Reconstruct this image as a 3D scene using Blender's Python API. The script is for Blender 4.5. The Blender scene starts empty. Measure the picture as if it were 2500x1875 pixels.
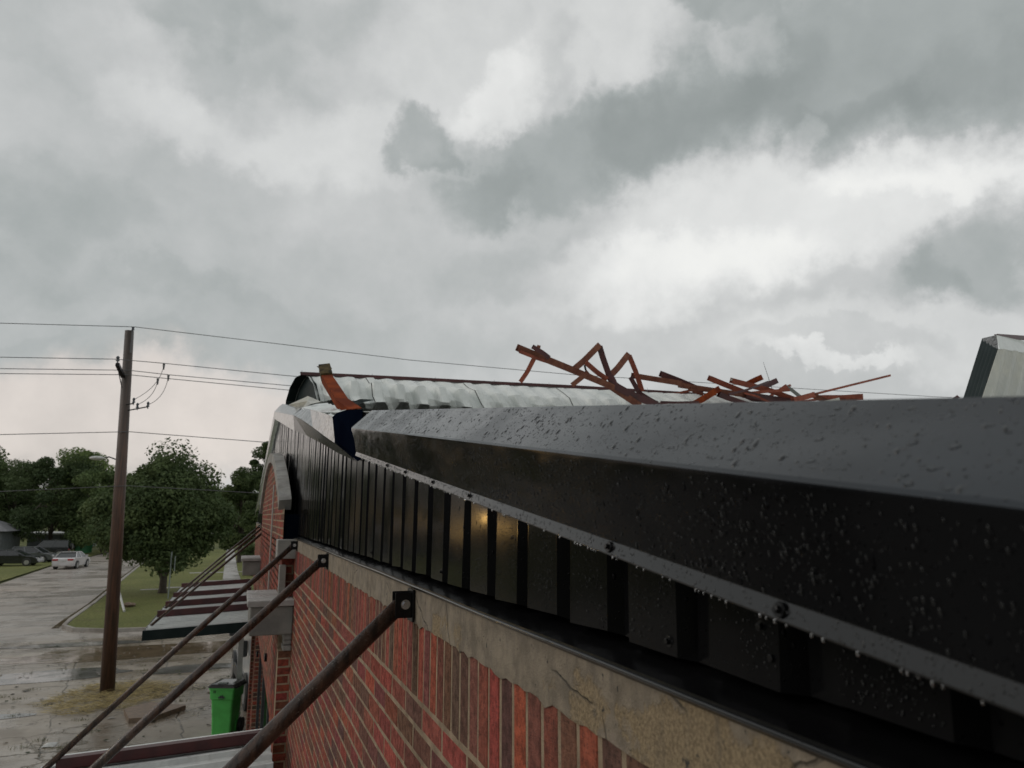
import bpy, math, random
import numpy as np
from mathutils import Vector, Matrix
random.seed(7); RNG = np.random.default_rng(11)
scene = bpy.context.scene
COL = scene.collection
# ------------------------------------------------------------------ camera
F, CX, CY, HY, VX = 1800.0, 1250.0, 937.5, 1261.0, 588.0
G = -4.6                                   # ground height (camera is the origin)
PITCH = math.atan((HY - CY) / F); YAW = math.atan((CX - VX) / (F / math.cos(PITCH)))
FW = np.array([math.sin(YAW) * math.cos(PITCH), math.cos(YAW) * math.cos(PITCH), math.sin(PITCH)])
RT = np.array([math.cos(YAW), -math.sin(YAW), 0.0]); UP = np.cross(RT, FW)
def ray(x, y): return FW + (x - CX) / F * RT - (y - CY) / F * UP
def onX(x, y, X): d = ray(x, y); return d * X / d[0]
def onY(x, y, Y): d = ray(x, y); return d * Y / d[1]
def onZ(x, y, Z=G): d = ray(x, y); return d * Z / d[2]
cam_d = bpy.data.cameras.new("camera"); cam = bpy.data.objects.new("camera", cam_d); COL.objects.link(cam)
cam_d.lens = F / 2500 * 36; cam_d.sensor_width = 36; cam_d.clip_start = 0.02; cam_d.clip_end = 5000
cam.rotation_euler = (math.pi / 2 + PITCH, 0, -YAW)
cam_d.dof.use_dof = True; cam_d.dof.focus_distance = 2.3; cam_d.dof.aperture_fstop = 8.0
scene.camera = cam
scene.view_settings.view_transform = 'Standard'; scene.view_settings.look = 'None'
scene.view_settings.exposure = 0.16; scene.view_settings.gamma = 1.0
# ------------------------------------------------------------------ sky
SUN_EL, SUN_AZ = math.radians(28), math.radians(-75)      # azimuth from +Y, negative = towards -X
w = bpy.data.worlds.new("World"); scene.world = w; w.use_nodes = True
nt = w.node_tree; nt.nodes.clear(); L = nt.links
def N(t, **k):
    n = nt.nodes.new(t)
    for a, b in k.items(): setattr(n, a, b)
    return n
def setin(s, v):
    if isinstance(v, bpy.types.NodeSocket): s.id_data.links.new(v, s)
    else: s.default_value = v
def M_(op, a, b=0.0, c=0.0, clamp=False):
    n = N('ShaderNodeMath', operation=op, use_clamp=clamp); setin(n.inputs[0], a); setin(n.inputs[1], b); setin(n.inputs[2], c); return n.outputs[0]
def VM(op, a, b=(0, 0, 0), s=None):
    n = N('ShaderNodeVectorMath', operation=op); setin(n.inputs[0], a); setin(n.inputs[1], b)
    if s is not None: setin(n.inputs[3], s)
    return n.outputs['Value'] if op == 'DOT_PRODUCT' else n.outputs[0]
def NZ(v, sc, det=5, rough=.55):
    n = N('ShaderNodeTexNoise'); setin(n.inputs['Vector'], v); n.inputs['Scale'].default_value = sc
    n.inputs['Detail'].default_value = det; n.inputs['Roughness'].default_value = rough; return n
tc = N('ShaderNodeTexCoord'); D = VM('NORMALIZE', tc.outputs['Generated'])
w1 = VM('SCALE', VM('SUBTRACT', NZ(D, 4.5, 4).outputs['Color'], (.5, .5, .5)), s=.17)
w2 = VM('SCALE', VM('SUBTRACT', NZ(D, 15, 6, .62).outputs['Color'], (.5, .5, .5)), s=.095)
DW = VM('ADD', VM('ADD', D, w1), w2)
FB = NZ(VM('ADD', D, w1), 5.0, 7, .52).outputs['Fac']; FB2 = NZ(D, 17, 7, .6).outputs['Fac']
def mrange0(v, a, b, c, d):
    m = N('ShaderNodeMapRange', interpolation_type='SMOOTHSTEP'); setin(m.inputs[0], v)
    for i, x in enumerate((a, b, c, d)): setin(m.inputs[i + 1], x)
    return m.outputs[0]
def blob(px, py, rx, ry, ang, amp, hard=.25):
    d = ray(px, py); ln = np.linalg.norm(d); c = d / ln
    a = math.radians(ang); t1 = RT * math.cos(a) - UP * math.sin(a); t2 = RT * math.sin(a) + UP * math.cos(a)
    sub = VM('SUBTRACT', DW, tuple(c))
    u = VM('DOT_PRODUCT', sub, tuple(t1 * F * ln / rx)); v = VM('DOT_PRODUCT', sub, tuple(t2 * F * ln / ry))
    r2 = M_('ADD', M_('MULTIPLY', u, u), M_('MULTIPLY', v, v))
    mr = N('ShaderNodeMapRange', interpolation_type='SMOOTHERSTEP'); setin(mr.inputs[0], r2)
    mr.inputs[1].default_value = 2.0; mr.inputs[2].default_value = hard; mr.inputs[3].default_value = 0; mr.inputs[4].default_value = amp
    return mr.outputs[0]
BL = [(1040, 362, 76, 66, 0, -.34, .5), (1380, 400, 300, 105, -14, -.27), (1170, 490, 120, 60, -25, -.12), (1640, 300, 190, 100, -20, -.19), (1330, 180, 60, 90, 0, -.10),
      (2260, 150, 430, 210, 3, -.33), (2020, 300, 200, 70, -10, -.14), (1800, 180, 140, 120, 0, -.10), (2430, 230, 160, 120, 0, -.1),
      (590, 150, 170, 110, 20, -.13), (560, 20, 330, 70, 0, -.10), (100, 60, 150, 90, 10, -.07), (1730, 10, 130, 60, 10, -.26),
      (2400, 620, 130, 110, -50, -.24), (2240, 700, 80, 60, -30, -.12), (40, 500, 230, 110, 10, -.12), (430, 440, 240, 70, 5, -.06), (520, 790, 800, 90, 4, -.12),
      (1290, 660, 220, 60, -10, -.07), (2060, 850, 180, 36, 0, -.10), (120, 840, 300, 40, 0, -.06), (350, 620, 500, 110, 0, -.08),
      (1120, 130, 190, 160, 0, .14), (1440, 110, 170, 110, -20, .20), (1230, 260, 100, 60, -30, .18), (1930, 520, 470, 150, -12, .31), (2290, 400, 220, 70, -5, .22),
      (1935, 330, 45, 60, 20, .22), (1800, 110, 70, 70, 0, .17), (330, 200, 110, 160, -30, .08), (720, 340, 330, 90, 5, .13), (1620, 680, 300, 90, 0, .22),
      (2250, 830, 400, 90, 0, .14), (1400, 850, 500, 100, 0, .07), (2050, 905, 120, 20, 0, .15), (250, 1010, 700, 110, 0, .14)]
tot = M_('MULTIPLY', M_('SUBTRACT', FB, .5), .17)
tot = M_('ADD', tot, M_('MULTIPLY', M_('SUBTRACT', FB2, .5), .14)); tot = M_('ADD', tot, .535)
bsum = 0.0
for b in BL: bsum = M_('ADD', bsum, blob(*b))
tot = M_('ADD', tot, M_('MULTIPLY', bsum, .58))
tot = mrange0(tot, .02, 1.10, .16, .93)
ramp = N('ShaderNodeValToRGB'); setin(ramp.inputs[0], tot); cr = ramp.color_ramp
for i, (p, c) in enumerate([(.16, (.205, .230, .226)), (.36, (.340, .366, .362)), (.54, (.500, .512, .510)), (.75, (.715, .722, .712)), (.93, (.90, .90, .87))]):
    e = cr.elements[i] if i < 2 else cr.elements.new(p)
    e.position = p; e.color = (*c, 1)
sx = N('ShaderNodeSeparateXYZ'); setin(sx.inputs[0], D)
def mixc(fac, a, b, mode='MIX'):
    n = N('ShaderNodeMix', data_type='RGBA', blend_type=mode); setin(n.inputs[0], fac); setin(n.inputs[6], a); setin(n.inputs[7], b); return n.outputs[2]
pink = blob(150, 1030, 650, 150, 0, 1.0)
colr = mixc(M_('MULTIPLY', pink, .65), ramp.outputs[0], (1.18, 1.02, .93, 1), 'MULTIPLY')
gl = np.array([math.sin(math.radians(-33)), math.cos(math.radians(-33)), .03]); tl = np.array([gl[1], -gl[0], 0])
subg = VM('SUBTRACT', D, tuple(gl))
ug = VM('DOT_PRODUCT', subg, tuple(tl / .085)); vg = VM('DOT_PRODUCT', subg, (0, 0, 26.0))
gg = M_('EXPONENT', M_('MULTIPLY', M_('ADD', M_('MULTIPLY', ug, ug), M_('MULTIPLY', vg, vg)), -1.0))
colr = mixc(gg, colr, (1.3, 1.0, .7, 1), 'MIX')                     # low sun breaking under the cloud, out of frame on the left
bg = N('ShaderNodeBackground'); setin(bg.inputs[0], colr); bg.inputs[1].default_value = 1.0
sky = N('ShaderNodeTexSky', sky_type='NISHITA', sun_disc=False, sun_elevation=SUN_EL, sun_rotation=SUN_AZ)
bgs = N('ShaderNodeBackground'); setin(bgs.inputs[0], sky.outputs[0]); bgs.inputs[1].default_value = .06
mx = N('ShaderNodeMixShader'); mx.inputs[0].default_value = .97; setin(mx.inputs[1], bgs.outputs[0]); setin(mx.inputs[2], bg.outputs[0])
wo = N('ShaderNodeOutputWorld'); setin(wo.inputs[0], mx.outputs[0])
sd = bpy.data.lights.new("sun", 'SUN'); sd.energy = .5; sd.angle = math.radians(25); sd.color = (1, .93, .86)
so = bpy.data.objects.new("sun", sd); COL.objects.link(so)
sv = Vector((math.sin(SUN_AZ) * math.cos(SUN_EL), math.cos(SUN_AZ) * math.cos(SUN_EL), math.sin(SUN_EL)))
so.rotation_euler = sv.to_track_quat('Z', 'Y').to_euler(); so.location = (-6, 4, 12)

# ------------------------------------------------------------------ materials
class Mat:
    def __init__(s, name, base=(.5, .5, .5), rough=.6, metal=0, spec=.5, coat=0, coat_rough=.1):
        global nt
        s.m = bpy.data.materials.new(name); s.m.use_nodes = True; s.nt = s.m.node_tree; nt = s.nt
        s.p = s.nt.nodes['Principled BSDF']
        s.p.inputs['Base Color'].default_value = (*base, 1); s.p.inputs['Roughness'].default_value = rough
        s.p.inputs['Metallic'].default_value = metal; s.p.inputs['Specular IOR Level'].default_value = spec
        s.p.inputs['Coat Weight'].default_value = coat; s.p.inputs['Coat Roughness'].default_value = coat_rough
        s.tc = N('ShaderNodeTexCoord'); s.P = s.tc.outputs['Object']
        g = N('ShaderNodeNewGeometry'); s.W = g.outputs['Position']; s.NRM = g.outputs['Normal']
        s.bumpn = None
    def col(s, v): setin(s.p.inputs['Base Color'], v)
    def rough(s, v): setin(s.p.inputs['Roughness'], v)
    def bump(s, h, dist=.01, st=1.0):
        b = N('ShaderNodeBump'); b.inputs['Strength'].default_value = st; b.inputs['Distance'].default_value = dist; setin(b.inputs['Height'], h)
        if s.bumpn: setin(b.inputs['Normal'], s.bumpn)
        s.bumpn = b.outputs[0]; setin(s.p.inputs['Normal'], s.bumpn)
def scalev(v, sc): return VM('MULTIPLY', v, sc)
def mrange(v, a, b, c=0.0, d=1.0, smooth=True):
    m = N('ShaderNodeMapRange', interpolation_type='SMOOTHSTEP' if smooth else 'LINEAR'); setin(m.inputs[0], v)
    for i, x in enumerate((a, b, c, d)): setin(m.inputs[i + 1], x)
    return m.outputs[0]
def voro(v, sc, feat='F1', rnd=1.0):
    n = N('ShaderNodeTexVoronoi', feature=feat); setin(n.inputs['Vector'], v); n.inputs['Scale'].default_value = sc; n.inputs['Randomness'].default_value = rnd; return n
def drops(v, sc, keep, size=.38):
    """height field of scattered beads: one per voronoi cell, kept with probability keep"""
    a = voro(v, sc); sp = N('ShaderNodeSeparateColor'); setin(sp.inputs[0], a.outputs['Color'])
    on = M_('LESS_THAN', sp.outputs[0], keep)
    rad = M_('MULTIPLY', M_('ADD', M_('MULTIPLY', sp.outputs[1], .8), .35), size)
    q = M_('DIVIDE', a.outputs['Distance'], rad); h = M_('SUBTRACT', 1.0, M_('MULTIPLY', q, q), clamp=True)
    return M_('MULTIPLY', M_('POWER', h, .5), M_('MULTIPLY', on, rad))
def noisecol(m, v, sc, c1, c2, lo=.35, hi=.65, det=5, rough=.6):
    n = NZ(v, sc, det, rough); return mixc(mrange(n.outputs['Fac'], lo, hi), (*c1, 1), (*c2, 1))

def black_paint(name, dropkind):
    m = Mat(name, (.013, .014, .016), .22, 0, {'cap': .42, 'lip': .5, 'fascia': .065, 'panel': .08}.get(dropkind, .22))
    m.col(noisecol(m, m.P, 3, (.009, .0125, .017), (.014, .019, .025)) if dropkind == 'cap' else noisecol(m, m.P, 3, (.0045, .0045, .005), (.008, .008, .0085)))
    warpn = NZ(m.P, 60, 2); wv = VM('ADD', m.P, VM('SCALE', VM('SUBTRACT', warpn.outputs['Color'], (.5, .5, .5)), s=.006))
    if dropkind == 'cap':
        rot = N('ShaderNodeMapping'); setin(rot.inputs[0], wv); rot.inputs[3].default_value = (1.4, .75, 1.0)
        h = M_('ADD', drops(rot.outputs[0], 110, .20, .40), M_('MULTIPLY', drops(wv, 240, .30, .40), .6))
        h = M_('MULTIPLY', h, mrange(NZ(m.P, 9, 3).outputs['Fac'], .38, .60, .15, 1))
        m.bump(h, .014, 1.0)
        m.rough(mrange(NZ(m.P, 5, 4).outputs['Fac'], .35, .65, .17, .32)); m.p.inputs['Coat Weight'].default_value = .06; m.p.inputs['Coat Roughness'].default_value = .2
        m.bump(NZ(scalev(m.P, (3, 1.2, 3)), 2.2, 2).outputs['Fac'], .006, 1)
    elif dropkind == 'fascia':
        m.p.inputs['Specular Tint'].default_value = (.50, .56, .68, 1)
        st = scalev(wv, (1, 1, .5)); st2 = scalev(wv, (1, 1, .09))
        h = M_('ADD', drops(st, 120, .20, .34), M_('MULTIPLY', drops(wv, 260, .28, .34), .7))
        h = M_('ADD', h, M_('MULTIPLY', drops(st2, 70, .10, .2), .5))
        m.bump(h, .014, 1.0); m.rough(mrange(NZ(m.P, 6, 4).outputs['Fac'], .35, .65, .16, .28))
        m.bump(NZ(scalev(m.P, (3, 1.2, 3)), 3.0, 2).outputs['Fac'], .008, 1)
    elif dropkind == 'panel':
        m.p.inputs['Specular Tint'].default_value = (.72, .72, .76, 1)
        st = scalev(wv, (1, 1, .7))
        h = M_('ADD', drops(st, 110, .14, .34), M_('MULTIPLY', drops(wv, 240, .25, .34), .6))
        m.bump(h, .014, 1.0); m.rough(mrange(NZ(m.P, 4, 4).outputs['Fac'], .35, .65, .11, .20))
    elif dropkind == 'lip':
        h = M_('ADD', drops(scalev(wv, (1, 1, .35)), 170, .30, .30), 0.0)
        m.bump(h, .006, 1.0); m.rough(.16); m.p.inputs['Specular IOR Level'].default_value = .5; m.p.inputs['Coat Weight'].default_value = .1
    else:
        m.bump(NZ(m.P, 25, 3).outputs['Fac'], .003, .5); m.rough(.25)
    return m.m
MT = {}
MT['cap'] = black_paint('black_rake_trim_wet', 'cap'); MT['fascia'] = black_paint('black_fascia_beaded', 'fascia')
MT['panel'] = black_paint('black_corrugated_beaded', 'panel'); MT['lip'] = black_paint('black_lip_wet', 'lip'); MT['black'] = black_paint('black_metal', 'none')
def trim_sheen():
    m = Mat('far_trim_beaded_sky_sheen', (.03, .03, .032), .3)
    m.col(noisecol(m, m.P, 3, (.05, .05, .05), (.10, .098, .096)))  # black trim with its base lifted: grazing sky reflection painted into the colour
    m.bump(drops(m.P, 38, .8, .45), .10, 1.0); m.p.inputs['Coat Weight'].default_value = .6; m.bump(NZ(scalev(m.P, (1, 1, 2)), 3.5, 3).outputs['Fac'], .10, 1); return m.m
MT['trim_sheen'] = trim_sheen()
MT['film'] = Mat('water_on_black', (.006, .007, .008), .03, 0, .6).m
def simple(name, c, r=.5, metal=0, c2=None, sc=6, bump=0, bsc=30, coat=0, spec=.5):
    m = Mat(name, c, r, metal, spec, coat)
    if c2: m.col(noisecol(m, m.P, sc, c, c2))
    if bump: m.bump(NZ(m.P, bsc, 5).outputs['Fac'], bump, 1)
    return m.m
def brickmat():
    m = Mat('brick', (.2, .05, .04), .72, 0, .15)
    at = N('ShaderNodeAttribute', attribute_name='tint')
    n1 = NZ(m.P, 35, 5, .65).outputs['Fac']; n2 = NZ(m.P, 160, 4, .6).outputs['Fac']
    c = mixc(mrange(n1, .35, .7, 0, .6), at.outputs['Color'], (.030, .020, .017, 1), 'MIX')
    c = mixc(mrange(n2, .50, .72, 0, .7), c, (.012, .009, .008, 1))
    big = NZ(m.P, 1.6, 3).outputs['Fac']
    c = mixc(mrange(big, .3, .7, .0, .22), c, (.10, .06, .05, 1)); m.col(c)
    scr = NZ(scalev(m.P, (30, 30, 130)), 3.2, 3, .6).outputs['Fac']; scr2 = NZ(scalev(m.P, (90, 90, 14)), 3.0, 3, .6).outputs['Fac']
    h = M_('ADD', M_('MULTIPLY', scr, .5), M_('ADD', M_('MULTIPLY', scr2, .45), M_('MULTIPLY', n1, .6)))
    m.bump(h, .005, 1.0); m.rough(mrange(n1, .3, .7, .5, .85)); return m.m
def mortarmat():
    m = Mat('mortar', (.2, .16, .12), .9, 0, .1)
    m.col(noisecol(m, m.P, 14, (.23, .175, .12), (.40, .305, .21), .3, .7))
    m.bump(NZ(m.P, 120, 5, .7).outputs['Fac'], .006, 1.0); return m.m
MT['brick'] = brickmat(); MT['mortar'] = mortarmat()
def bandmat():
    m = Mat('weathered_concrete_band', (.3, .27, .24), .85)
    wv = VM('ADD', m.W, VM('SCALE', VM('SUBTRACT', NZ(m.W, 9, 5, .65).outputs['Color'], (.5, .5, .5)), s=.16))
    grey = noisecol(m, m.W, 22, (.16, .128, .092), (.29, .235, .17), .3, .7, 7, .65)
    sand = noisecol(m, m.W, 200, (.17, .12, .065), (.33, .245, .14), .32, .68, 3, .7)
    # flaked band: a sandy layer shows in ragged patches, more of it towards the near end
    sep = N('ShaderNodeSeparateXYZ'); setin(sep.inputs[0], m.W)
    fl = M_('ADD', NZ(wv, 3.6, 6, .62).outputs['Fac'], M_('MULTIPLY', M_('SUBTRACT', 1.15, sep.outputs[1]), .14))
    fl = M_('SUBTRACT', fl, M_('MULTIPLY', mrange(sep.outputs[2], -.25, -.20), .13))
    msk = mrange(fl, .478, .535); c = mixc(msk, grey, sand)
    fl2 = NZ(VM('ADD', wv, (5, 3, 1)), 4.0, 5, .6).outputs['Fac']; c = mixc(mrange(fl2, .60, .64, 0, .55), c, (.26, .21, .165, 1))
    dk = NZ(m.W, 70, 6, .75).outputs['Fac']; c = mixc(mrange(dk, .615, .66), c, (.02, .018, .016, 1))
    st = NZ(scalev(m.W, (1, 9, 1.2)), 4.0, 3).outputs['Fac']; c = mixc(mrange(st, .55, .8, 0, .6), c, (.07, .06, .052, 1))
    wvc = VM('ADD', m.W, VM('SCALE', NZ(m.W, 14, 4).outputs['Color'], s=.03))
    ck = voro(scalev(wvc, (1, 1, 1.6)), 3.2, 'DISTANCE_TO_EDGE').outputs['Distance']; ckm = mrange(ck, .0, .012, 1, 0)
    ckm = M_('MULTIPLY', ckm, mrange(NZ(m.W, 5, 2).outputs['Fac'], .45, .55))
    c = mixc(M_('MULTIPLY', ckm, .45), c, (.02, .018, .015, 1)); m.col(c)
    h = M_('ADD', M_('MULTIPLY', msk, -.35), M_('MULTIPLY', NZ(m.W, 260, 4, .7).outputs['Fac'], .5)); h = M_('SUBTRACT', h, M_('MULTIPLY', ckm, .8))
    h = M_('ADD', h, M_('MULTIPLY', NZ(m.W, 35, 6, .6).outputs['Fac'], .5)); m.bump(h, .007, 1.0)
    m.rough(mrange(NZ(m.W, 6, 3).outputs['Fac'], .3, .7, .6, .9)); return m.m
MT['band'] = bandmat()
def concmat(name, c1, c2, wet=.35):
    m = Mat(name, c1, .7); m.col(noisecol(m, m.P, 5, c1, c2, .3, .7, 6)); m.bump(NZ(m.P, 60, 6, .7).outputs['Fac'], .006, .8)
    m.rough(mrange(NZ(m.P, 4, 4).outputs['Fac'], .35, .6, wet, .8)); return m.m
MT['cast'] = concmat('cast_concrete', (.20, .19, .175), (.33, .315, .29)); MT['castwet'] = concmat('wet_cast_slab', (.26, .25, .235), (.36, .345, .33), .12)
MT['castdark'] = concmat('dirty_cast_concrete', (.13, .125, .115), (.22, .21, .19), .5)
def rustpipe():
    m = Mat('weathered_pipe', (.06, .035, .025), .35, .1)
    c = noisecol(m, scalev(m.P, (6, 6, 1.2)), 6, (.022, .015, .012), (.085, .046, .030), .35, .68, 6, .6)
    m.col(mixc(mrange(NZ(m.P, 90, 4, .7).outputs['Fac'], .60, .7, 0, .8), c, (.16, .13, .10, 1))); m.rough(mrange(NZ(m.P, 12, 4).outputs['Fac'], .3, .7, .14, .36))
    m.bump(NZ(m.P, 120, 4, .6).outputs['Fac'], .002, 1); return m.m
MT['pipe'] = rustpipe()
def primer():
    m = Mat('red_oxide_primer', (.25, .06, .035), .5, 0, .2)
    c = noisecol(m, m.P, 5, (.19, .052, .032), (.30, .085, .050), .3, .7, 5)
    m.col(mixc(mrange(NZ(m.P, 14, 6, .7).outputs['Fac'], .56, .68, 0, .8), c, (.10, .035, .022, 1))); m.bump(NZ(m.P, 50, 4).outputs['Fac'], .003, .6); return m.m
MT['primer'] = primer(); MT['primerdull'] = simple('dull_rusty_primer', (.13, .05, .035), .7, 0, (.20, .085, .055), 9, .003, spec=.1)
MT['orange'] = simple('orange_primer', (.25, .052, .015), .8, 0, (.12, .026, .012), 6, .003, spec=.05)
MT['darkred'] = simple('dark_red_steel', (.075, .016, .016), .42, 0, (.045, .011, .012), 4, .002)
def galv(name, c1, c2, r=.32):
    m = Mat(name, c1, r + .1, .0); c = noisecol(m, m.P, 2.2, c1, c2, .3, .7, 5)
    c = mixc(mrange(NZ(scalev(m.P, (1, 1, .3)), 8, 6, .7).outputs['Fac'], .58, .72, 0, .5), c, (.28, .28, .25, 1)); m.col(c)
    m.bump(NZ(m.P, 5, 3).outputs['Fac'], .03, .9); m.bump(NZ(scalev(m.P, (1, 1, .4)), 12, 3).outputs['Fac'], .008, .9); return m.m
MT['white'] = galv('white_roof_sheet', (.74, .76, .74), (.62, .65, .63)); MT['whitedirty'] = galv('white_roof_sheet_dirty', (.55, .54, .47), (.42, .43, .40))
MT['canopyroof'] = galv('canopy_sheet_wet', (.58, .60, .58), (.46, .48, .47), .22)
MT['greenblack'] = simple('dark_green_liner', (.010, .018, .018), .5, 0, (.017, .026, .026), 3, spec=.12)
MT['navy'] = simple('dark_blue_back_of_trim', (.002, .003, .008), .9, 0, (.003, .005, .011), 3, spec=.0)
MT['steel'] = simple('zinc_bolt', (.55, .56, .58), .25, 1, (.4, .4, .42), 40)
MT['blackrub'] = simple('black_rubber', (.012, .012, .012), .55, 0, (.02, .02, .02), 30)
MT['wire'] = simple('wire_grey', (.10, .10, .105), .5, .3, (.14, .14, .14), 3)
MT['ceramic'] = simple('insulator_glaze', (.05, .06, .075), .15, 0, (.08, .09, .10), 9)
MT['yellowwood'] = simple('yellowed_end_plate', (.10, .075, .035), .8, 0, (.02, .018, .013), 18, .004, spec=.1)
def polemat():
    m = Mat('pole_timber', (.09, .05, .03), .6)
    c = noisecol(m, scalev(m.P, (9, 9, .5)), 3, (.045, .028, .020), (.13, .062, .038), .3, .7, 6)
    sep = N('ShaderNodeSeparateXYZ'); setin(sep.inputs[0], m.P)
    c = mixc(mrange(sep.outputs[2], 4.5, 9.0, 0, .75), c, (.055, .050, .044, 1)); m.col(c)
    m.bump(NZ(scalev(m.P, (30, 30, 1.0)), 3, 4).outputs['Fac'], .012, 1); m.rough(.5); return m.m
MT['pole'] = polemat()
def roadmat(name, c1, c2, wetlo=.10, wethi=.55, cracks=True, slab=None):
    m = Mat(name, c1, .5)
    c = noisecol(m, m.W, .35, c1, c2, .3, .7, 6, .6)
    c = mixc(mrange(NZ(m.W, 5, 6, .7).outputs['Fac'], .3, .75, 0, .35), c, tuple(x * .5 for x in c1) + (1,))
    pat = NZ(scalev(m.W, (1, .55, 1)), .75, 5, .6).outputs['Fac']
    c = mixc(mrange(pat, .48, .62, 0, .45), c, (c1[0] * .42, c1[1] * .37, c1[2] * .31, 1))
    h = M_('MULTIPLY', NZ(m.W, 40, 5, .7).outputs['Fac'], .25)
    if cracks:
        wv = VM('ADD', m.W, VM('SCALE', NZ(m.W, .9, 5, .65).outputs['Color'], s=1.6))
        ck = voro(wv, .30, 'DISTANCE_TO_EDGE').outputs['Distance']; a = mrange(ck, .0, .016, 1, 0)
        ck2 = voro(VM('ADD', wv, (3, 7, 0)), .75, 'DISTANCE_TO_EDGE').outputs['Distance']
        b = M_('MULTIPLY', mrange(ck2, .0, .016, 1, 0), mrange(NZ(m.W, .5, 2).outputs['Fac'], .50, .56))
        a = M_('MAXIMUM', a, b)
        c = mixc(M_('MULTIPLY', a, .6), c, (.06, .05, .036, 1)); h = M_('SUBTRACT', h, a)
    if slab:
        w3 = VM('ADD', m.W, VM('SCALE', VM('SUBTRACT', NZ(m.W, 1.3, 4).outputs['Color'], (.5, .5, .5)), s=.35)); sp = N('ShaderNodeSeparateXYZ'); setin(sp.inputs[0], w3)
        la = M_('ABSOLUTE', M_('SUBTRACT', M_('FRACT', M_('DIVIDE', M_('ADD', sp.outputs[0], M_('MULTIPLY', sp.outputs[1], .12)), slab)), .5)); lb = M_('ABSOLUTE', M_('SUBTRACT', M_('FRACT', M_('DIVIDE', sp.outputs[1], slab * 1.25)), .5))
        jn = mrange(M_('MINIMUM', la, lb), .0, .014, 1, 0); jn = M_('MULTIPLY', jn, mrange(NZ(m.W, .8, 4).outputs['Fac'], .40, .50, .35, 1))
        c = mixc(M_('MULTIPLY', jn, .85), c, (.04, .036, .024, 1)); h = M_('SUBTRACT', h, jn)
        th = mrange(NZ(m.W, 2.2, 6, .7).outputs['Fac'], .62, .70, 0, .6); c = mixc(th, c, (.10, .085, .06, 1))
    m.col(c); wet = mrange(NZ(scalev(m.W, (.6, 1, 1)), .55, 5, .55).outputs['Fac'], .40, .60)
    m.rough(M_('ADD', M_('MULTIPLY', wet, wethi - wetlo), wetlo)); m.bump(h, .012, .8); return m.m
MT['lot'] = roadmat('wet_cracked_concrete', (.27, .225, .175), (.38, .33, .27), .06, .42, True, 2.6)
MT['street'] = roadmat('street_concrete', (.31, .275, .24), (.39, .35, .31), .20, .55, True)
MT['walk'] = roadmat('sidewalk_concrete', (.40, .39, .37), (.50, .49, .47), .25, .6, False)
MT['kerb'] = roadmat('kerb_concrete', (.30, .27, .24), (.40, .37, .33), .3, .7, False)
def puddlemat(name, c):
    m = Mat(name, c, .04, 0, .5); m.col(noisecol(m, m.W, 1.2, c, tuple(x * 1.6 for x in c)))
    m.bump(NZ(scalev(m.W, (1, 2.4, 1)), 2.0, 4).outputs['Fac'], .006, .6); m.rough(mrange(NZ(m.W, 1.5, 4).outputs['Fac'], .4, .6, .03, .14)); return m.m
MT['mud'] = puddlemat('muddy_water', (.105, .075, .05)); MT['clear'] = puddlemat('rain_water', (.12, .115, .11))
def grassmat(name, a, b, sc=.25):
    m = Mat(name, a, .8, 0, .25); c = noisecol(m, m.W, sc, a, b, .3, .7, 5)
    c2 = mixc(mrange(NZ(m.W, 8, 6, .75).outputs['Fac'], .35, .7), c, tuple(x * .45 for x in a) + (1,))
    m.col(mixc(mrange(NZ(m.W, .9, 4).outputs['Fac'], .55, .7, 0, .5), c2, (.16, .14, .06, 1))); m.bump(NZ(m.W, 12, 5, .8).outputs['Fac'], .15, 1); return m.m
MT['grass'] = grassmat('lawn_grass', (.20, .225, .065), (.29, .30, .10)); MT['ground'] = grassmat('field_grass', (.15, .17, .065), (.21, .22, .085), .05)
def leafmat(name):
    m = Mat(name, (.06, .1, .04), .7, 0, .15); at = N('ShaderNodeAttribute', attribute_name='tint'); m.col(at.outputs['Color'])
    tr = N('ShaderNodeBsdfTranslucent'); setin(tr.inputs[0], at.outputs['Color']); mxs = N('ShaderNodeMixShader'); mxs.inputs[0].default_value = .25
    out = [n for n in m.nt.nodes if n.type == 'OUTPUT_MATERIAL'][0]
    setin(mxs.inputs[1], m.p.outputs[0]); setin(mxs.inputs[2], tr.outputs[0]); setin(out.inputs[0], mxs.outputs[0]); return m.m
MT['leaf'] = leafmat('foliage'); MT['bark'] = simple('bark', (.05, .04, .03), .85, 0, (.09, .075, .06), 9, .02, 20)
MT['straw'] = leafmat('straw')
def car(name, c, c2=None): return simple(name, c, .25, 0, c2 or tuple(x * .85 for x in c), 2, 0, 30, .8)
MT['silver'] = car('silver_paint', (.55, .54, .55)); MT['carblack'] = car('black_car_paint', (.012, .015, .02)); MT['cargrey'] = car('grey_car_paint', (.12, .13, .14)); MT['vanwhite'] = car('white_van_paint', (.80, .81, .82))
MT['glass'] = simple('dark_glass', (.02, .024, .026), .05, 0, (.03, .033, .035), 5, spec=.8)
MT['red'] = simple('tail_lamp_red', (.45, .02, .025), .2, 0, (.3, .015, .02), 9); MT['lampclear'] = simple('clear_lamp', (.6, .6, .6), .15, 0, (.45, .45, .45), 9)
MT['alloy'] = simple('alloy_rim', (.5, .5, .5), .3, .8, (.35, .35, .35), 9); MT['darkplastic'] = simple('dark_plastic', (.03, .033, .035), .5, 0, (.045, .048, .05), 9)
MT['bingreen'] = simple('green_bin_plastic', (.10, .52, .11), .4, 0, (.085, .44, .09), 4); MT['tarp'] = simple('green_tarp', (.02, .20, .06), .5, 0, (.012, .12, .04), 1.5)
MT['binlid'] = simple('wet_black_lid', (.05, .05, .052), .15, 0, (.08, .08, .082), 6)
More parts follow.
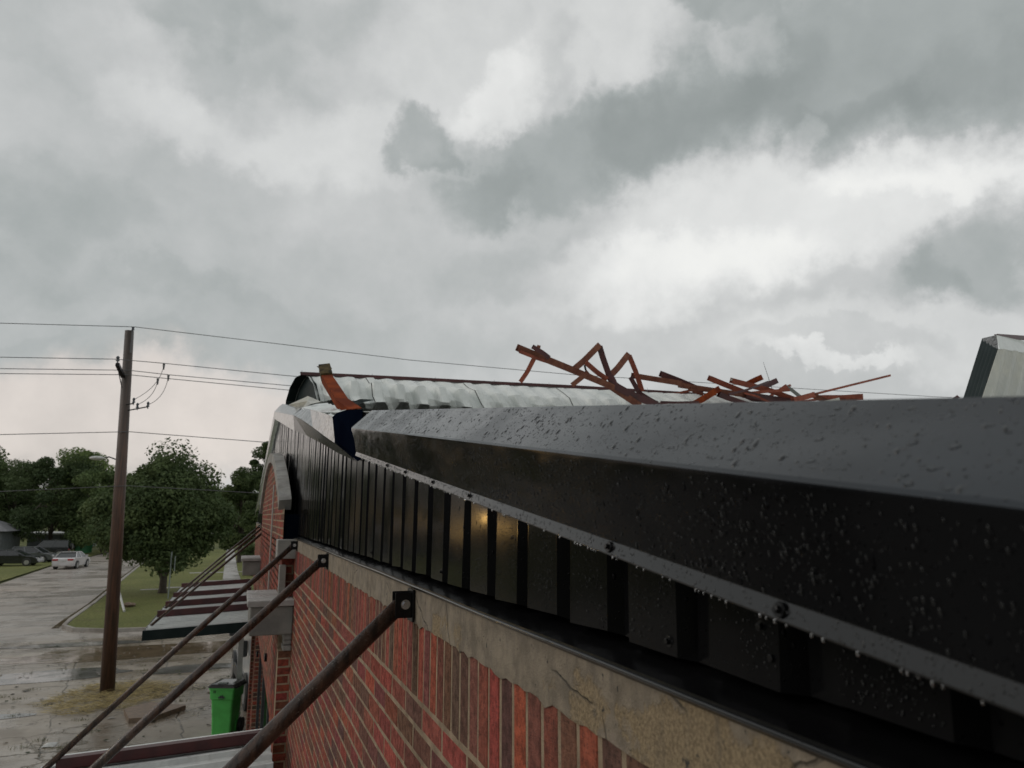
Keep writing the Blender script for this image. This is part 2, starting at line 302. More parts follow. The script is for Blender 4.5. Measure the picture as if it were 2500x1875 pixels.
MT['board'] = simple('wet_board', (.22, .15, .10), .5, 0, (.14, .10, .07), 8, .003); MT['pvc'] = simple('white_plastic', (.6, .6, .58), .4, 0, (.45, .45, .43), 6)
MT['signgrey'] = simple('sign_steel', (.28, .32, .30), .4, .4, (.20, .23, .22), 4)
MT['siding'] = simple('pale_siding', (.16, .18, .19), .7, 0, (.12, .13, .14), 2); MT['shingle'] = simple('grey_shingles', (.20, .20, .21), .8, 0, (.13, .13, .14), 4, .02); MT['trimwhite'] = simple('white_trim', (.45, .46, .45), .6, 0, (.36, .37, .36), 3)
em = Mat('headlamp_glow', (1, .9, .6), .3); em.p.inputs['Emission Color'].default_value = (1, .82, .42, 1); em.p.inputs['Emission Strength'].default_value = 9; MT['glow'] = em.m
am = Mat('amber_lamp', (1, .6, .2), .3); am.p.inputs['Emission Color'].default_value = (1, .58, .16, 1); am.p.inputs['Emission Strength'].default_value = 85; MT['amber'] = am.m
wd = Mat('water_bead', (.6, .6, .6), .03, 0, .5); wd.p.inputs['Transmission Weight'].default_value = 1.0; wd.p.inputs['IOR'].default_value = 1.33; wd.p.inputs['Base Color'].default_value = (1, 1, 1, 1); MT['bead'] = wd.m

# ------------------------------------------------------------------ mesh helpers
def V(*a): return np.array(a[0] if len(a) == 1 else a, float)
class MB:
    def __init__(s): s.v = []; s.f = []; s.mi = []; s.c = []
    def add(s, vs, fs, mi=0, c=None):
        b = len(s.v); s.v += [tuple(map(float, p)) for p in vs]
        for f in fs: s.f.append(tuple(i + b for i in f)); s.mi.append(mi); s.c.append(c)
        return s
    def box(s, p0, p1, mi=0, c=None, taper=0):
        x0, y0, z0 = p0; x1, y1, z1 = p1; t = taper
        v = [(x0, y0, z0), (x1, y0, z0), (x1, y1, z0), (x0, y1, z0), (x0 + t, y0 + t, z1), (x1 - t, y0 + t, z1), (x1 - t, y1 - t, z1), (x0 + t, y1 - t, z1)]
        return s.add(v, [(0, 3, 2, 1), (4, 5, 6, 7), (0, 1, 5, 4), (1, 2, 6, 5), (2, 3, 7, 6), (3, 0, 4, 7)], mi, c)
    def prism(s, pts, off, mi=0, c=None):
        """polygon pts (3D list) extruded by vector off"""
        n = len(pts); a = [V(p) for p in pts]; o = V(off)
        return s.add(a + [p + o for p in a], [tuple(range(n))[::-1], tuple(range(n, 2 * n))] + [(i, (i + 1) % n, n + (i + 1) % n, n + i) for i in range(n)], mi, c)
    def tube(s, pts, r, n=10, mi=0, caps=True, c=None):
        pts = [V(p) for p in pts]; r = r if isinstance(r, (list, tuple)) else [r] * len(pts); b = []
        ref = None
        for i, p in enumerate(pts):
            t = pts[min(i + 1, len(pts) - 1)] - pts[max(i - 1, 0)]; t = t / np.linalg.norm(t)
            if ref is None: ref = V(0, 0, 1) if abs(t[2]) < .9 else V(1, 0, 0)
            a = np.cross(t, ref); a /= np.linalg.norm(a); bb = np.cross(a, t)
            for k in range(n): th = 2 * math.pi * k / n; b.append(p + r[i] * (math.cos(th) * a + math.sin(th) * bb))
        fs = [(i * n + k, i * n + (k + 1) % n, (i + 1) * n + (k + 1) % n, (i + 1) * n + k) for i in range(len(pts) - 1) for k in range(n)]
        if caps: fs += [tuple(range(n))[::-1], tuple(range((len(pts) - 1) * n, len(pts) * n))]
        return s.add(b, fs, mi, c)
    def sweep(s, prof, pts, side, closed=True, mi=0, c=None):
        """profile (a,b) list swept along pts; side = approximate direction of the a axis"""
        pts = [V(p) for p in pts]; n = len(prof); b = []
        for i, p in enumerate(pts):
            t = pts[min(i + 1, len(pts) - 1)] - pts[max(i - 1, 0)]; t /= np.linalg.norm(t)
            a = V(side) - t * np.dot(V(side), t); a /= np.linalg.norm(a); q = np.cross(t, a)
            b += [p + u * a + v * q for u, v in prof]
        fs = [(i * n + k, i * n + (k + 1) % n, (i + 1) * n + (k + 1) % n, (i + 1) * n + k) for i in range(len(pts) - 1) for k in range(n if closed else n - 1)]
        if closed: fs += [tuple(range(n))[::-1], tuple(range((len(pts) - 1) * n, len(pts) * n))]
        return s.add(b, fs, mi, c)
    def grid(s, rows, mi=0, c=None):
        m = len(rows[0]); v = [p for r in rows for p in r]
        return s.add(v, [(i * m + j, i * m + j + 1, (i + 1) * m + j + 1, (i + 1) * m + j) for i in range(len(rows) - 1) for j in range(m - 1)], mi, c)
    def ball(s, p, r, n=8, mi=0, sz=1.0):
        rows = [[(p[0] + r * math.sin(a) * math.cos(b), p[1] + r * math.sin(a) * math.sin(b), p[2] + r * sz * math.cos(a)) for b in np.linspace(0, 2 * math.pi, n + 1)] for a in np.linspace(0.01, math.pi - .01, n // 2 + 1)]
        return s.grid(rows, mi)
ORG = {}
def tag(o, label=None, cat=None, group=None, kind=None):
    if label: o['label'] = label
    if cat: o['category'] = cat
    if group: o['group'] = group
    if kind: o['kind'] = kind
    return o
def thing(name, loc, label, cat, group=None, rz=0):
    o = bpy.data.objects.new(name, None); o.empty_display_size = .2; COL.objects.link(o); o.location = tuple(loc); o.rotation_euler.z = rz
    ORG[o.name] = V(loc); return tag(o, label, cat, group)
def build(name, mb, mats, parent=None, loc=None, local=False, smooth=False, solid=0, bevel=0, kind=None):
    mats = [mats] if isinstance(mats, str) else mats
    org = V(0, 0, 0)
    if parent is not None: org = ORG[parent.name]
    elif loc is not None: org = V(loc)
    vs = np.array(mb.v) - (0 if local else org)
    me = bpy.data.meshes.new(name); me.from_pydata(vs.tolist(), [], mb.f)
    for k in mats: me.materials.append(MT[k])
    if any(mb.mi): me.polygons.foreach_set('material_index', mb.mi)
    if any(c is not None for c in mb.c):
        ca = me.color_attributes.new('tint', 'FLOAT_COLOR', 'CORNER'); arr = []
        for f, c in zip(mb.f, mb.c): arr += list((*(c if c is not None else (.2, .2, .2)), 1)) * len(f)
        ca.data.foreach_set('color', arr)
    if smooth: me.polygons.foreach_set('use_smooth', [True] * len(me.polygons))
    me.update(); o = bpy.data.objects.new(name, me); COL.objects.link(o)
    if parent is not None: o.parent = parent; ORG[o.name] = org
    else: o.location = tuple(org); ORG[o.name] = org
    if solid: md = o.modifiers.new('thickness', 'SOLIDIFY'); md.thickness = solid; md.offset = 0
    if bevel: md = o.modifiers.new('bevel', 'BEVEL'); md.width = bevel; md.segments = 2; md.limit_method = 'ANGLE'
    if kind: o['kind'] = kind
    return o
def structure(name, mb, mats, **k): return tag(build(name, mb, mats, **k), kind='structure')

# ------------------------------------------------------------------ ground, street, lot
def terr(x, y):
    d = math.hypot(x, y); t = min(max((y - 115) / 110, 0), 1) if y > 0 else 0
    return G - .06 + 2.3 * t * t * (3 - 2 * t)
m = MB(); xs = sorted(set(list(np.linspace(-1500, 1500, 31)) + list(np.linspace(-90, 90, 31)))); ys = sorted(set(list(np.linspace(-1500, 1500, 31)) + list(np.linspace(0, 300, 61))))
m.grid([[(x, y, terr(x, y)) for x in xs] for y in ys]); structure('ground', m, 'ground', smooth=True)
def poly(name, pts, z, mat, n=0):
    m = MB(); m.add([(x, y, z) for x, y in pts], [tuple(range(len(pts)))]); return structure(name, m, mat)
poly('parking_lot', [(-21, -20), (30, -20), (30, 33.2), (-21, 33.2)], G, 'lot')
poly('cross_street', [(-70, 33.2), (30, 33.2), (30, 34.6), (-2, 34.6), (-6.4, 39.6), (-15.2, 39.6), (-70, 39.6)], G, 'street')
poly('street', [(-15.2, 39.6), (-6.4, 39.6), (-7.0, 45), (-8.2, 66), (-9.0, 84), (-9.6, 118), (-15.8, 118), (-16.4, 81), (-15.2, 58)], G, 'street')
# kerbed lawn between street, lot and building side
isl = [(-6.0, 35.6), (-4.8, 34.9), (-1.9, 34.6), (30, 34.9), (30, 113), (-9.3, 113), (-8.75, 84), (-7.95, 66), (-6.95, 46), (-6.75, 39), (-6.6, 36.8)]
def lawn(name, pts, z, mat, step=1.5):
    m = MB(); m.add([(x, y, z) for x, y in pts], [tuple(range(len(pts)))]); return structure(name, m, mat)
lawn('lawn', isl, G + .11, 'grass')
def kerb(pts, name='kerb', wdt=.16):
    m = MB(); P = [V(x, y, G) for x, y in pts]
    m.sweep([(-wdt / 2, 0), (wdt / 2, 0), (wdt / 2, .13), (wdt / 2 - .03, .15), (-wdt / 2, .15)], [p for p in P], (1, 0, 0)) if False else None
    for side in (0,):
        rows = []
        for i, p in enumerate(P):
            t = P[min(i + 1, len(P) - 1)] - P[max(i - 1, 0)]; t /= np.linalg.norm(t); nn = V(t[1], -t[0], 0)
            rows.append([p + nn * wdt / 2, p + nn * wdt / 2 + V(0, 0, .12), p + nn * (wdt / 2 - .03) + V(0, 0, .145), p - nn * wdt / 2 + V(0, 0, .145), p - nn * wdt / 2])
        m.grid(rows)
    return structure(name, m, 'kerb')
kerb([(-9.4, 113), (-8.85, 84), (-8.05, 66), (-7.05, 46), (-6.85, 39), (-6.7, 36.7), (-6.1, 35.5), (-4.85, 34.8), (-1.9, 34.5), (30, 34.8)][::-1])
gm = MB(); gm.grid([[(x + dx, y, G + .008) for dx in (-.36, -.1)] for x, y in [(-9.4, 113), (-8.85, 84), (-8.05, 66), (-7.05, 46), (-6.9, 39), (-6.8, 36.7)]])
structure('gutter_stain', gm, 'mud')
lawn('verge', [(-60, 42), (-17.5, 58), (-15.6, 58), (-16.6, 81), (-16.0, 118), (-60, 118)], G + .05, 'grass')
def ragged(name, cx, cy, rx, ry, z, mat, seed=0, n=60, rough=.25):
    r = np.random.default_rng(seed); ph = r.uniform(0, 6.28, 6); am = r.uniform(.3, 1, 6) * rough
    pts = []
    for i in range(n):
        a = 2 * math.pi * i / n; k = 1 + sum(am[j] / (j + 1) * math.sin((j + 2) * a + ph[j]) for j in range(6))
        pts.append((cx + rx * k * math.cos(a), cy + ry * k * math.sin(a)))
    return poly(name, pts, z, mat)
ragged('puddle', -2.0, 29.6, 5.0, 1.5, G + .006, 'mud', 3); ragged('puddle', -5.5, 26.0, 3.0, .8, G + .008, 'clear', 5)
ragged('puddle', -9.6, 24.6, 3.2, 1.6, G + .007, 'clear', 8); ragged('puddle', -1.0, 25.8, 1.6, .5, G + .009, 'clear', 9)
ragged('puddle', -6.0, 21.2, 1.3, .5, G + .007, 'clear', 12); ragged('puddle', -5.6, 31.9, 3.4, .35, G + .009, 'clear', 15, rough=.4)
m = MB(); m.grid([[(x - wv, y, terr(x, y) + .19 if y > 113 else G + .13), (x + wv, y, terr(x, y) + .19 if y > 113 else G + .13)] for x, y, wv in [(-.1, 35.5, .7), (-.25, 54, .65), (-.5, 66, .55), (-.8, 90, .5), (-1.1, 112, .5)]]); structure('sidewalk', m, 'walk')
for (a, b, c, d) in [(-4.6, 53.0, 2.2, .55), (-3.6, 66, 4.5, .6), (-5.6, 52.2, 1.2, .3), (-2.2, 57.5, 1.6, .4)]:
    m = MB().box((a, b, G + .10), (a + c, b + d, G + .135)); structure('path_slab', m, 'walk')
m = MB(); m.grid([[(-30, 168, terr(0, 168) + .08), (-30, 172, terr(0, 172) + .08)], [(40, 168, terr(0, 168) + .08), (40, 172, terr(0, 172) + .08)]]); structure('far_road', m, 'walk')
# straw and weeds round the pole
pole_base = onZ(262, 1692)
m = MB()
edge = [onZ(*p) for p in [(95, 1722), (160, 1752), (300, 1732), (400, 1700), (440, 1672), (330, 1665), (215, 1680)]]
from mathutils.geometry import intersect_point_quad_2d
def inpoly(x, y, P):
    c = False; j = len(P) - 1
    for i in range(len(P)):
        if (P[i][1] > y) != (P[j][1] > y) and x < (P[j][0] - P[i][0]) * (y - P[i][1]) / (P[j][1] - P[i][1]) + P[i][0]: c = not c
        j = i
    return c
k = 0
while k < 3900:
    x, y = random.uniform(-4.9, -1.0), random.uniform(20.4, 24.4)
    if not inpoly(x + random.gauss(0, .12), y + random.gauss(0, .12), edge): continue
    if abs(x - pole_base[0]) > .9 + .6 * math.sin(y * 9) and random.random() < .5 * (.5 + .5 * math.sin(x * 11 + y * 17)): continue
    if math.sin(x * 5 + y * 3) * math.sin(y * 7 - x * 2) < -.1 and random.random() < .85: continue
    k += 1; a = random.uniform(-.6, .6) + (math.pi if random.random() < .5 else 0) + (random.random() < .25) * 1.2; l = random.uniform(.08, .28); h = random.uniform(0, .13)
    dx, dy = math.cos(a) * l, math.sin(a) * l; wv = .005
    br = random.uniform(.35, 1.35); c = (.50 * br, .40 * br, .19 * br) if random.random() < .85 else (.13, .10, .045)
    m.add([(x, y, G + .01 + h * .5), (x + dx, y + dy, G + .01 + h), (x + dx, y + dy + wv * 2, G + .012 + h), (x, y + wv * 2, G + .012 + h * .5)], [(0, 1, 2, 3)], c=c)
tag(build('straw', m, 'straw', loc=(pole_base[0], pole_base[1], G)), 'flattened straw and dead grass spread on the cracked concrete round the pole', 'straw', kind='stuff')

m = MB()
for _ in range(420):
    x, y = random.uniform(-9, .2), random.uniform(17.5, 33); s_ = random.uniform(.01, .05) * (2 if random.random() < .06 else 1); a = random.uniform(0, 6.28); c = random.choice([(.05, .045, .03), (.12, .09, .05), (.03, .05, .02), (.35, .33, .3)])
    m.add([(x + s_ * math.cos(a + q) * (1 + .6 * (q > 3)), y + s_ * math.sin(a + q), G + .012 + .02 * random.random()) for q in (0, 1.7, 3.2, 4.6)], [(0, 1, 2, 3)], c=c)
for _ in range(40):     # tufts of weeds along the joints
    x, y = random.uniform(-8, .2), random.uniform(18, 27)
    for _ in range(26):
        dx, dy = random.gauss(0, .10), random.gauss(0, .05); l = random.uniform(.03, .10); a = random.uniform(0, 6.28); g_ = random.uniform(.6, 1.2)
        m.add([(x + dx, y + dy, G), (x + dx + .008, y + dy, G), (x + dx + .5 * l * math.cos(a), y + dy + .5 * l * math.sin(a), G + l)], [(0, 1, 2)], c=(.12 * g_, .13 * g_, .045 * g_))
tag(build('litter', m, 'straw', loc=(-4, 24, G)), 'small leaves, twigs and weed tufts scattered over the wet cracked concrete lot', 'litter', kind='stuff')
# ------------------------------------------------------------------ building
bld = thing('brick_building', (.47, 7, G), 'long brick building with storm-torn black corrugated gable and arched entrance bay', 'building')
BR = [(.30, .065, .042), (.25, .052, .037), (.33, .075, .047), (.19, .065, .044), (.14, .062, .042), (.23, .053, .038), (.17, .058, .040), (.28, .070, .045), (.11, .052, .038)]
def bricks(mb, O, U, Nn, u0, u1, v0, v1, kind='run', inside=None, tone=1.3, rng=random):
    """one wythe of separate bricks standing proud of the mortar; O + u*U + v*Z, facing Nn"""
    O, U, Nn = V(O), V(U), V(Nn); Z = V(0, 0, 1); j = .0108
    bw, bh = (.193, .057) if kind == 'run' else (.057, .192)
    row = 0; v = v1 - bh
    flip = np.dot(np.cross(U, Z), Nn) < 0
    while v > v0 - bh:
        off = (row % 2) * (bw + j) / 2 if kind == 'run' else 0
        u = u0 - off
        while u < u1:
            a, b = max(u, u0), min(u + bw, u1); lo, hi = max(v, v0), v + bh
            if b - a > .015 and hi - lo > .01 and (inside is None or inside((a + b) / 2, (lo + hi) / 2)):
                pr = rng.uniform(.0004, .0022); i = .0025; q = [rng.uniform(-.0018, .0018) for _ in range(4)]
                base = [O + U * x + Z * y - Nn * .002 for x, y in ((a, lo + q[0]), (b, lo + q[1]), (b, hi + q[2]), (a, hi + q[3]))]
                top = [O + U * x + Z * y + Nn * pr for x, y in ((a + i, lo + q[0] + i), (b - i, lo + q[1] + i), (b - i, hi + q[2] - i), (a + i, hi + q[3] - i))]
                c = tuple(x * tone * rng.uniform(.8, 1.15) for x in rng.choice(BR))
                fs = [(4, 5, 6, 7), (0, 1, 5, 4), (1, 2, 6, 5), (2, 3, 7, 6), (3, 0, 4, 7)]
                if flip: fs = [f[::-1] for f in fs]
                mb.add(base + top, fs, 0, c)
            u += bw + j
        v -= bh + j; row += 1
XW = .470
# --- main wall: mortar bed with bricks
m = MB(); NX = (-1, 0, 0)
m.box((XW, -2.5, G), (XW + .25, 14.6, -.22), mi=1); m.box((XW, 14.602, -2.0), (XW + .25, 24.8, -.22), mi=1)
bricks(m, (XW, 0, 0), (0, 1, 0), NX, -2.5, 13.0, -.475, -.283, 'soldier')
bricks(m, (XW, 0, 0), (0, 1, 0), NX, -2.5, 7.4, G, -.485, 'run')
bricks(m, (XW, 0, 0), (0, 1, 0), NX, 13.5, 24.8, -2.0, -.283, 'run')
wall = build('brick_wall', m, ['brick', 'mortar'], bld)
# --- concrete band over the bricks, in lengths with open joints
m = MB(); ys_ = [-2.5, .35, 1.62, 1.95, 3.3, 4.34, 5.15, 5.95, 6.86]
for a, b in zip(ys_[:-1], ys_[1:]):
    n = max(2, int((b - a) / .03)); rows = []
    bot = [-.284 - .006 * RNG.random() - (.007 if RNG.random() < .12 else 0) for _ in range(n + 1)]
    ysr = np.linspace(a + .001, b - .001, n + 1); zz = np.linspace(0, 1, 5)
    m.grid([[(.4655 + .0012 * RNG.random(), y, bt + (-.189 - bt) * t) for t in zz] for y, bt in zip(ysr, bot)])
    m.grid([[(.4655, y, bt), (.475, y, bt + .002)] for y, bt in zip(ysr, bot)])
m.box((.467, -2.5, -.28), (.56, 6.86, -.19))
build('concrete_band', m, 'band', bld); m = MB().box((.4665, 13.6, -.29), (.56, 24.8, -.19)); build('concrete_band', m, 'band', bld)
# --- drip flashing ledge
m = MB(); rows = []
for y in np.arange(-2.5, 24.9, .15):
    wv = .0025 * math.sin(y * 3.1) + .002 * math.sin(y * 7.7)
    rows.append([(.462, y, -.196), (.458, y, -.1925 + wv * .3), (.459, y, -.184 + wv * .3), (.50, y, -.178 + wv), (.575, y, -.172)])
m.grid(rows); fl = build('drip_flashing', m, 'black', bld, solid=.0012)
m = MB(); m.tube([(.4575, y, -.1895 + .3 * (.0025 * math.sin(y * 3.1) + .002 * math.sin(y * 7.7))) for y in np.arange(-2.5, 24.9, .15)], .0032, 8); build('hem', m, 'lip', bld, smooth=True)
# --- corrugated gable panel
PR = .183; RIDGE = 12.4
def ztop(y): return .02 + .131 * (y if y < RIDGE else 2 * RIDGE - y)
m = MB(); rows = []; y = -2.5
prof = [(0, 0), (.112, 0), (.126, .024), (.169, .024)]
while y < 24.8:
    yw, tl2 = random.gauss(.0012, .0014), random.gauss(.006, .003)
    for dy, dx in prof:
        yy = y + dy; zb = -.167 + random.uniform(-.003, .003) + (.005 if dx == 0 else 0)
        for e in (-.0015, .0015):
            X = .495 + dx; rows.append([(X + (yw * (1 if dy < .05 else -1) if dx == 0 else 0) + tl2 * (t - .3), yy + (e if dx == 0 else -e) * (1 if dy < .05 else -1), zb + (ztop(yy) - zb) * t) for t in (0, .02, .3, .6, 1)])
    y += PR
m.grid(rows); pan = build('gable_panel', m, 'panel', bld)
m = MB(); m.box((.56, -2.5, -.2), (.60, 24.8, .0)); m.prism([(.56, -2.5, .0), (.56, 24.8, 0), (.56, 24.8, ztop(24.8) - .02), (.56, RIDGE, ztop(RIDGE) - .02), (.56, -2.5, ztop(-2.5) - .02)] if False else [(.56, -2.4, -.1), (.56, 24.7, -.1), (.56, 24.7, .0), (.56, RIDGE, ztop(RIDGE) - .06), (.56, .5, .02)], (.04, 0, 0))
build('wall_backing', m, 'navy', bld)
def screw(o, p, d, r, name, par):
    d = V(d) / np.linalg.norm(V(d)); p = V(p); m = MB()
    m.tube([p, p + d * r * .25], [r * 1.45, r * 1.3], 14); m.tube([p + d * r * .25, p + d * r * 1.0, p + d * r * 1.05], [r * .72, r * .72, r * .55], 6)
    return build(name, m, o, par)
# --- near rake trim
def zl(y): return -.032 + .128 * y
Y0, Y1 = -2.4, 3.02
def trimsec(y):
    o = .003 * math.sin(y * 2.3 + 1)
    return [(.56, .034 + .131 * y), (.48, .034 + .131 * y), (.402 + o * .3, zl(y) + .003), (.3995 + o * .3, zl(y) - .001), (.4, zl(y) - .006),
            (.4105 + o, zl(y) * .5 + (-.134 + .13 * y) * .5), (.420 + o * .5, -.1335 + .13 * y)]
stations = list(np.arange(Y0, Y1 - .3, .06)) + list(np.linspace(Y1 - .3, Y1, 8))
tc_ = MB(); tf_ = MB(); tl_ = MB()
tc_.grid([[(x, y, z) for x, z in trimsec(y)[:2]] for y in stations]); tc_.grid([[(x, y, z) for x, z in trimsec(y)[1:3]] for y in stations]); tc_.grid([[(x, y, z) for x, z in trimsec(y)[2:4]] for y in stations])
tf_.grid([[(x, y, z) for x, z in trimsec(y)[3:]] for y in stations])
def lipz(y): return -.1335 + .13 * y
def ofx(y): return .5 * .003 * math.sin(y * 2.3 + 1)
tl_.grid([[(.420 + ofx(y), y, lipz(y)), (.4215 + ofx(y), y, lipz(y) - .0015), (.4180 + ofx(y), y, lipz(y) - .0165), (.4183 + ofx(y), y, lipz(y) - .018), (.421 + ofx(y), y, lipz(y) - .018)] for y in stations])
cap = build('rake_cap', tc_, 'cap', bld, smooth=True); fas = build('rake_fascia', tf_, 'fascia', bld, smooth=True); lip = build('rake_lip', tl_, 'lip', bld)
for y in (2.30, 2.02, 1.70, 1.40, .815, .515):
    screw('black', (.4188, y, lipz(y) - .0085), (-.97, 0, .2), .0048, 'screw', lip)
for y, z in ((.62, -.135), (.81, -.148), (1.9, -.14), (3.0, -.14), (.635, -.138 + .03)):
    screw('black', (.495 if y != 1.9 else .495, y, z), (-1, 0, 0), .0055, 'screw', pan)
m = MB(); y = .18
while y < 2.9:
    if random.random() < .72: m.ball((.4183 + ofx(y), y, lipz(y) - .0192), random.uniform(.0007, .0017), 8, sz=1.2)
    y += random.choice((.006, .008, .012, .03, .05)) * random.uniform(.7, 1.3)
build('water_beads', m, 'bead', lip, smooth=True, kind='stuff')
def beads(par, n, P_of, y0, y1, smin, smax, run, flat_=.42, seed=1):
    """rain beads: low domes lying on the sheet, stretched down the slope; P_of(y, t) -> point, outward normal, downhill"""
    r = np.random.default_rng(seed); m = MB(); cl = r.uniform(0, 1, (26, 2))
    for _ in range(n):
        if r.random() < .45: c_ = cl[r.integers(0, 26)]; u, t = c_[0] + r.normal() * .03, c_[1] + r.normal() * .12
        else: u, t = r.random(), r.random()
        if not (0 < u < 1 and .02 < t < .98): continue
        y = y0 + (y1 - y0) * u ** 1.25; p, nn, dn = P_of(y, t); a = np.cross(nn, dn)
        s_ = min(smax, smin * math.exp(abs(r.normal()) * .75)); el = r.uniform(1, run) if s_ > smin * 1.2 else 1.1; sk = r.uniform(-.3, .3)
        k = 8; v = []
        for rad, hh in ((1, 0), (.86, .55), (.5, .9)):
            for q in range(k):
                th = 2 * math.pi * q / k; x_ = math.cos(th) * rad * r.uniform(.9, 1.1); z_ = math.sin(th) * rad * el; w_ = 1 if z_ > 0 else .7
                v.append(p + (a + dn * sk) * x_ * s_ * w_ + dn * z_ * s_ + nn * (hh * flat_ * s_ - .0001))
        v.append(p + nn * s_ * flat_)
        m.add(v, [(i * k + q, i * k + (q + 1) % k, (i + 1) * k + (q + 1) % k, (i + 1) * k + q) for i in range(2) for q in range(k)] + [(2 * k + q, 2 * k + (q + 1) % k, 3 * k) for q in range(k)])
    return build('rain_beads', m, 'film', par, smooth=True, kind='stuff')
def nv_(a): return a / np.linalg.norm(a)
def on_cap(y, t):
    q = trimsec(y); a, b = V(q[1][0], y, q[1][1]), V(q[2][0], y, q[2][1]); return a + (b - a) * t, nv_(np.cross(V(0, 1, .13), b - a)), nv_(nv_(b - a) + V(0, -.35, 0))
def on_fas(y, t):
    q = trimsec(y); a, b = V(q[4][0], y, q[4][1]), V(q[6][0], y, q[6][1]); return a + (b - a) * t - V(.0006, 0, 0), V(-1, 0, -.1) / 1.005, nv_(b - a)
def on_pan(y, t):
    k = int((y + 2.5) / PR); yy = -2.5 + k * PR + .004 + ((y + 2.5) / PR - k) * .104; return V(.4925, yy, -.155 + t * (lipz(yy) + .13)), V(-1, 0, 0), V(0, 0, -1)
def on_lip(y, t): a, b = V(.4213 + ofx(y), y, lipz(y) - .0015), V(.4178 + ofx(y), y, lipz(y) - .0165); return a + (b - a) * t, nv_(V(-.97, 0, .2)), nv_(b - a)
beads(cap, 2100, on_cap, .15, 2.95, .0006, .0036, 2.2, seed=3); beads(fas, 3600, on_fas, .15, 2.9, .00035, .0011, 2.8, .55, seed=4)
beads(pan, 2300, on_pan, .2, 2.6, .00035, .0011, 2.0, .55, seed=5); beads(lip, 900, on_lip, .15, 2.9, .0004, .0010, 3.0, .55, seed=6)
# --- torn length beyond: twisted trim, far trim, open end
def sec(pts, Y): return [onY(px, py, Y) for px, py in pts]
mA = MB(); a0 = sec([(690, 986), (683, 991), (670, 1005)], RIDGE); a1 = sec([(742, 996), (734, 998), (717, 1014)], 7.4)
mA.grid([a0, [(p + q) / 2 + V(0, 0, .0) for p, q in zip(a0, a1)], a1]); 
mA.grid([[a0[2], onY(671, 1023, RIDGE)], [(a0[2] + a1[2]) / 2, (onY(671, 1023, RIDGE) + onY(719, 1052, 7.4)) / 2], [a1[2], onY(719, 1052, 7.4)]])
bend = a0; e1 = [V(p[0], 24.6, 2 * a0[1][2] - a0[1][2] - 1.55) for p in a0]; e1[2] = V(a0[2][0], 24.6, e1[1][2] - .09); e1.append(V(a0[2][0], 24.6, e1[1][2] - .21))
mA.grid([a0 + [onY(671, 1023, RIDGE)], e1]); build('far_rake_trim', mA, 'trim_sheen', bld, solid=.003)
mB = MB()
top = [(734, 996), (752, 999), (770, 1004), (790, 1011), (813, 1020)]; low = [(717, 1014), (738, 1025), (764, 1043), (792, 1064), (817, 1081)]; bot = [(719, 1050), (750, 1064), (786, 1083), (826, 1106), (872, 1127)]
YS = [7.35, 6.4, 5.5, 4.6, 3.95]; YB = [7.35, 6.3, 5.2, 4.2, 3.35]
mB.grid([[onY(*t, y) + V(.02, 0, 0), onY(*l, y)] for t, l, y in zip(top, low, YS)]); tb = build('torn_rake_trim', mB, 'trim_sheen', bld, solid=.003); tag(tb, 'twisted length of rake trim with open end')
mB = MB(); mB.grid([[onY(*l, y) + V(.002, 0, -.002), onY(*b, yb)] for l, b, y, yb in zip(low, bot, YS, YB)]); build('torn_fascia', mB, 'black', tb, solid=.002)
mB = MB(); mB.grid([[onY(812, 1018, 3.97), onY(818, 1080, 3.93), onY(874, 1126, 3.3)], [onY(822, 1008, 3.97), onY(832, 1085, 3.7), onY(880, 1122, 3.25)], [onY(850, 1000, 3.8), onY(855, 1060, 3.5), onY(886, 1118, 3.2)], [onY(885, 1000, 3.4), onY(884, 1050, 3.25), onY(890, 1115, 3.15)]])
build('trim_inside', mB, 'navy', tb, solid=.002)
# roof skin behind the trim
m = MB(); rows = []
for x in np.arange(.5, 20, .0762):
    k_ = int(round((x - .5) / .0762)) % 4; dz = .03 if k_ == 0 else 0
    rows.append([(x, -2.4, .0 + .131 * -2.4 + dz), (x, 9.8, .0 + .131 * 9.8 + dz)])
m.grid(rows); roof = build('roof', m, 'white', bld, solid=.002)
m = MB(); m.grid([[(.5, RIDGE, .131 * RIDGE), (20, RIDGE, .131 * RIDGE)], [(.5, 24.8, .0), (20, 24.8, 0)]]); build('roof_slope', m, 'white', roof, solid=.01)
m = MB().box((.72, -2.5, G), (20, 14.6, -.25)); m.box((3.4, 14.602, G), (20, 24.8, -.25)); m.box((.722, 14.602, -2.0), (3.398, 24.8, -.25)); build('building_core', m, 'castdark', bld)
m = MB(); rows = []
for i, t in enumerate(np.linspace(0, 1, 19)):
    dz = .012 if i % 3 == 0 else 0
    a = onY(736 + (814 - 736) * t, 998 + (1020 - 998) * t, 7.3 + (4.0 - 7.3) * t); b = onY(800 + (850 - 800) * t, 986 + (1003 - 986) * t, 8.6 + (5.6 - 8.6) * t)
    rows.append([a + V(0, 0, dz - .003), (a + b) / 2 + V(0, 0, dz + .01), b + V(0, 0, dz)])
m.grid(rows); build('torn_roof_edge', m, 'white', roof, solid=.002)
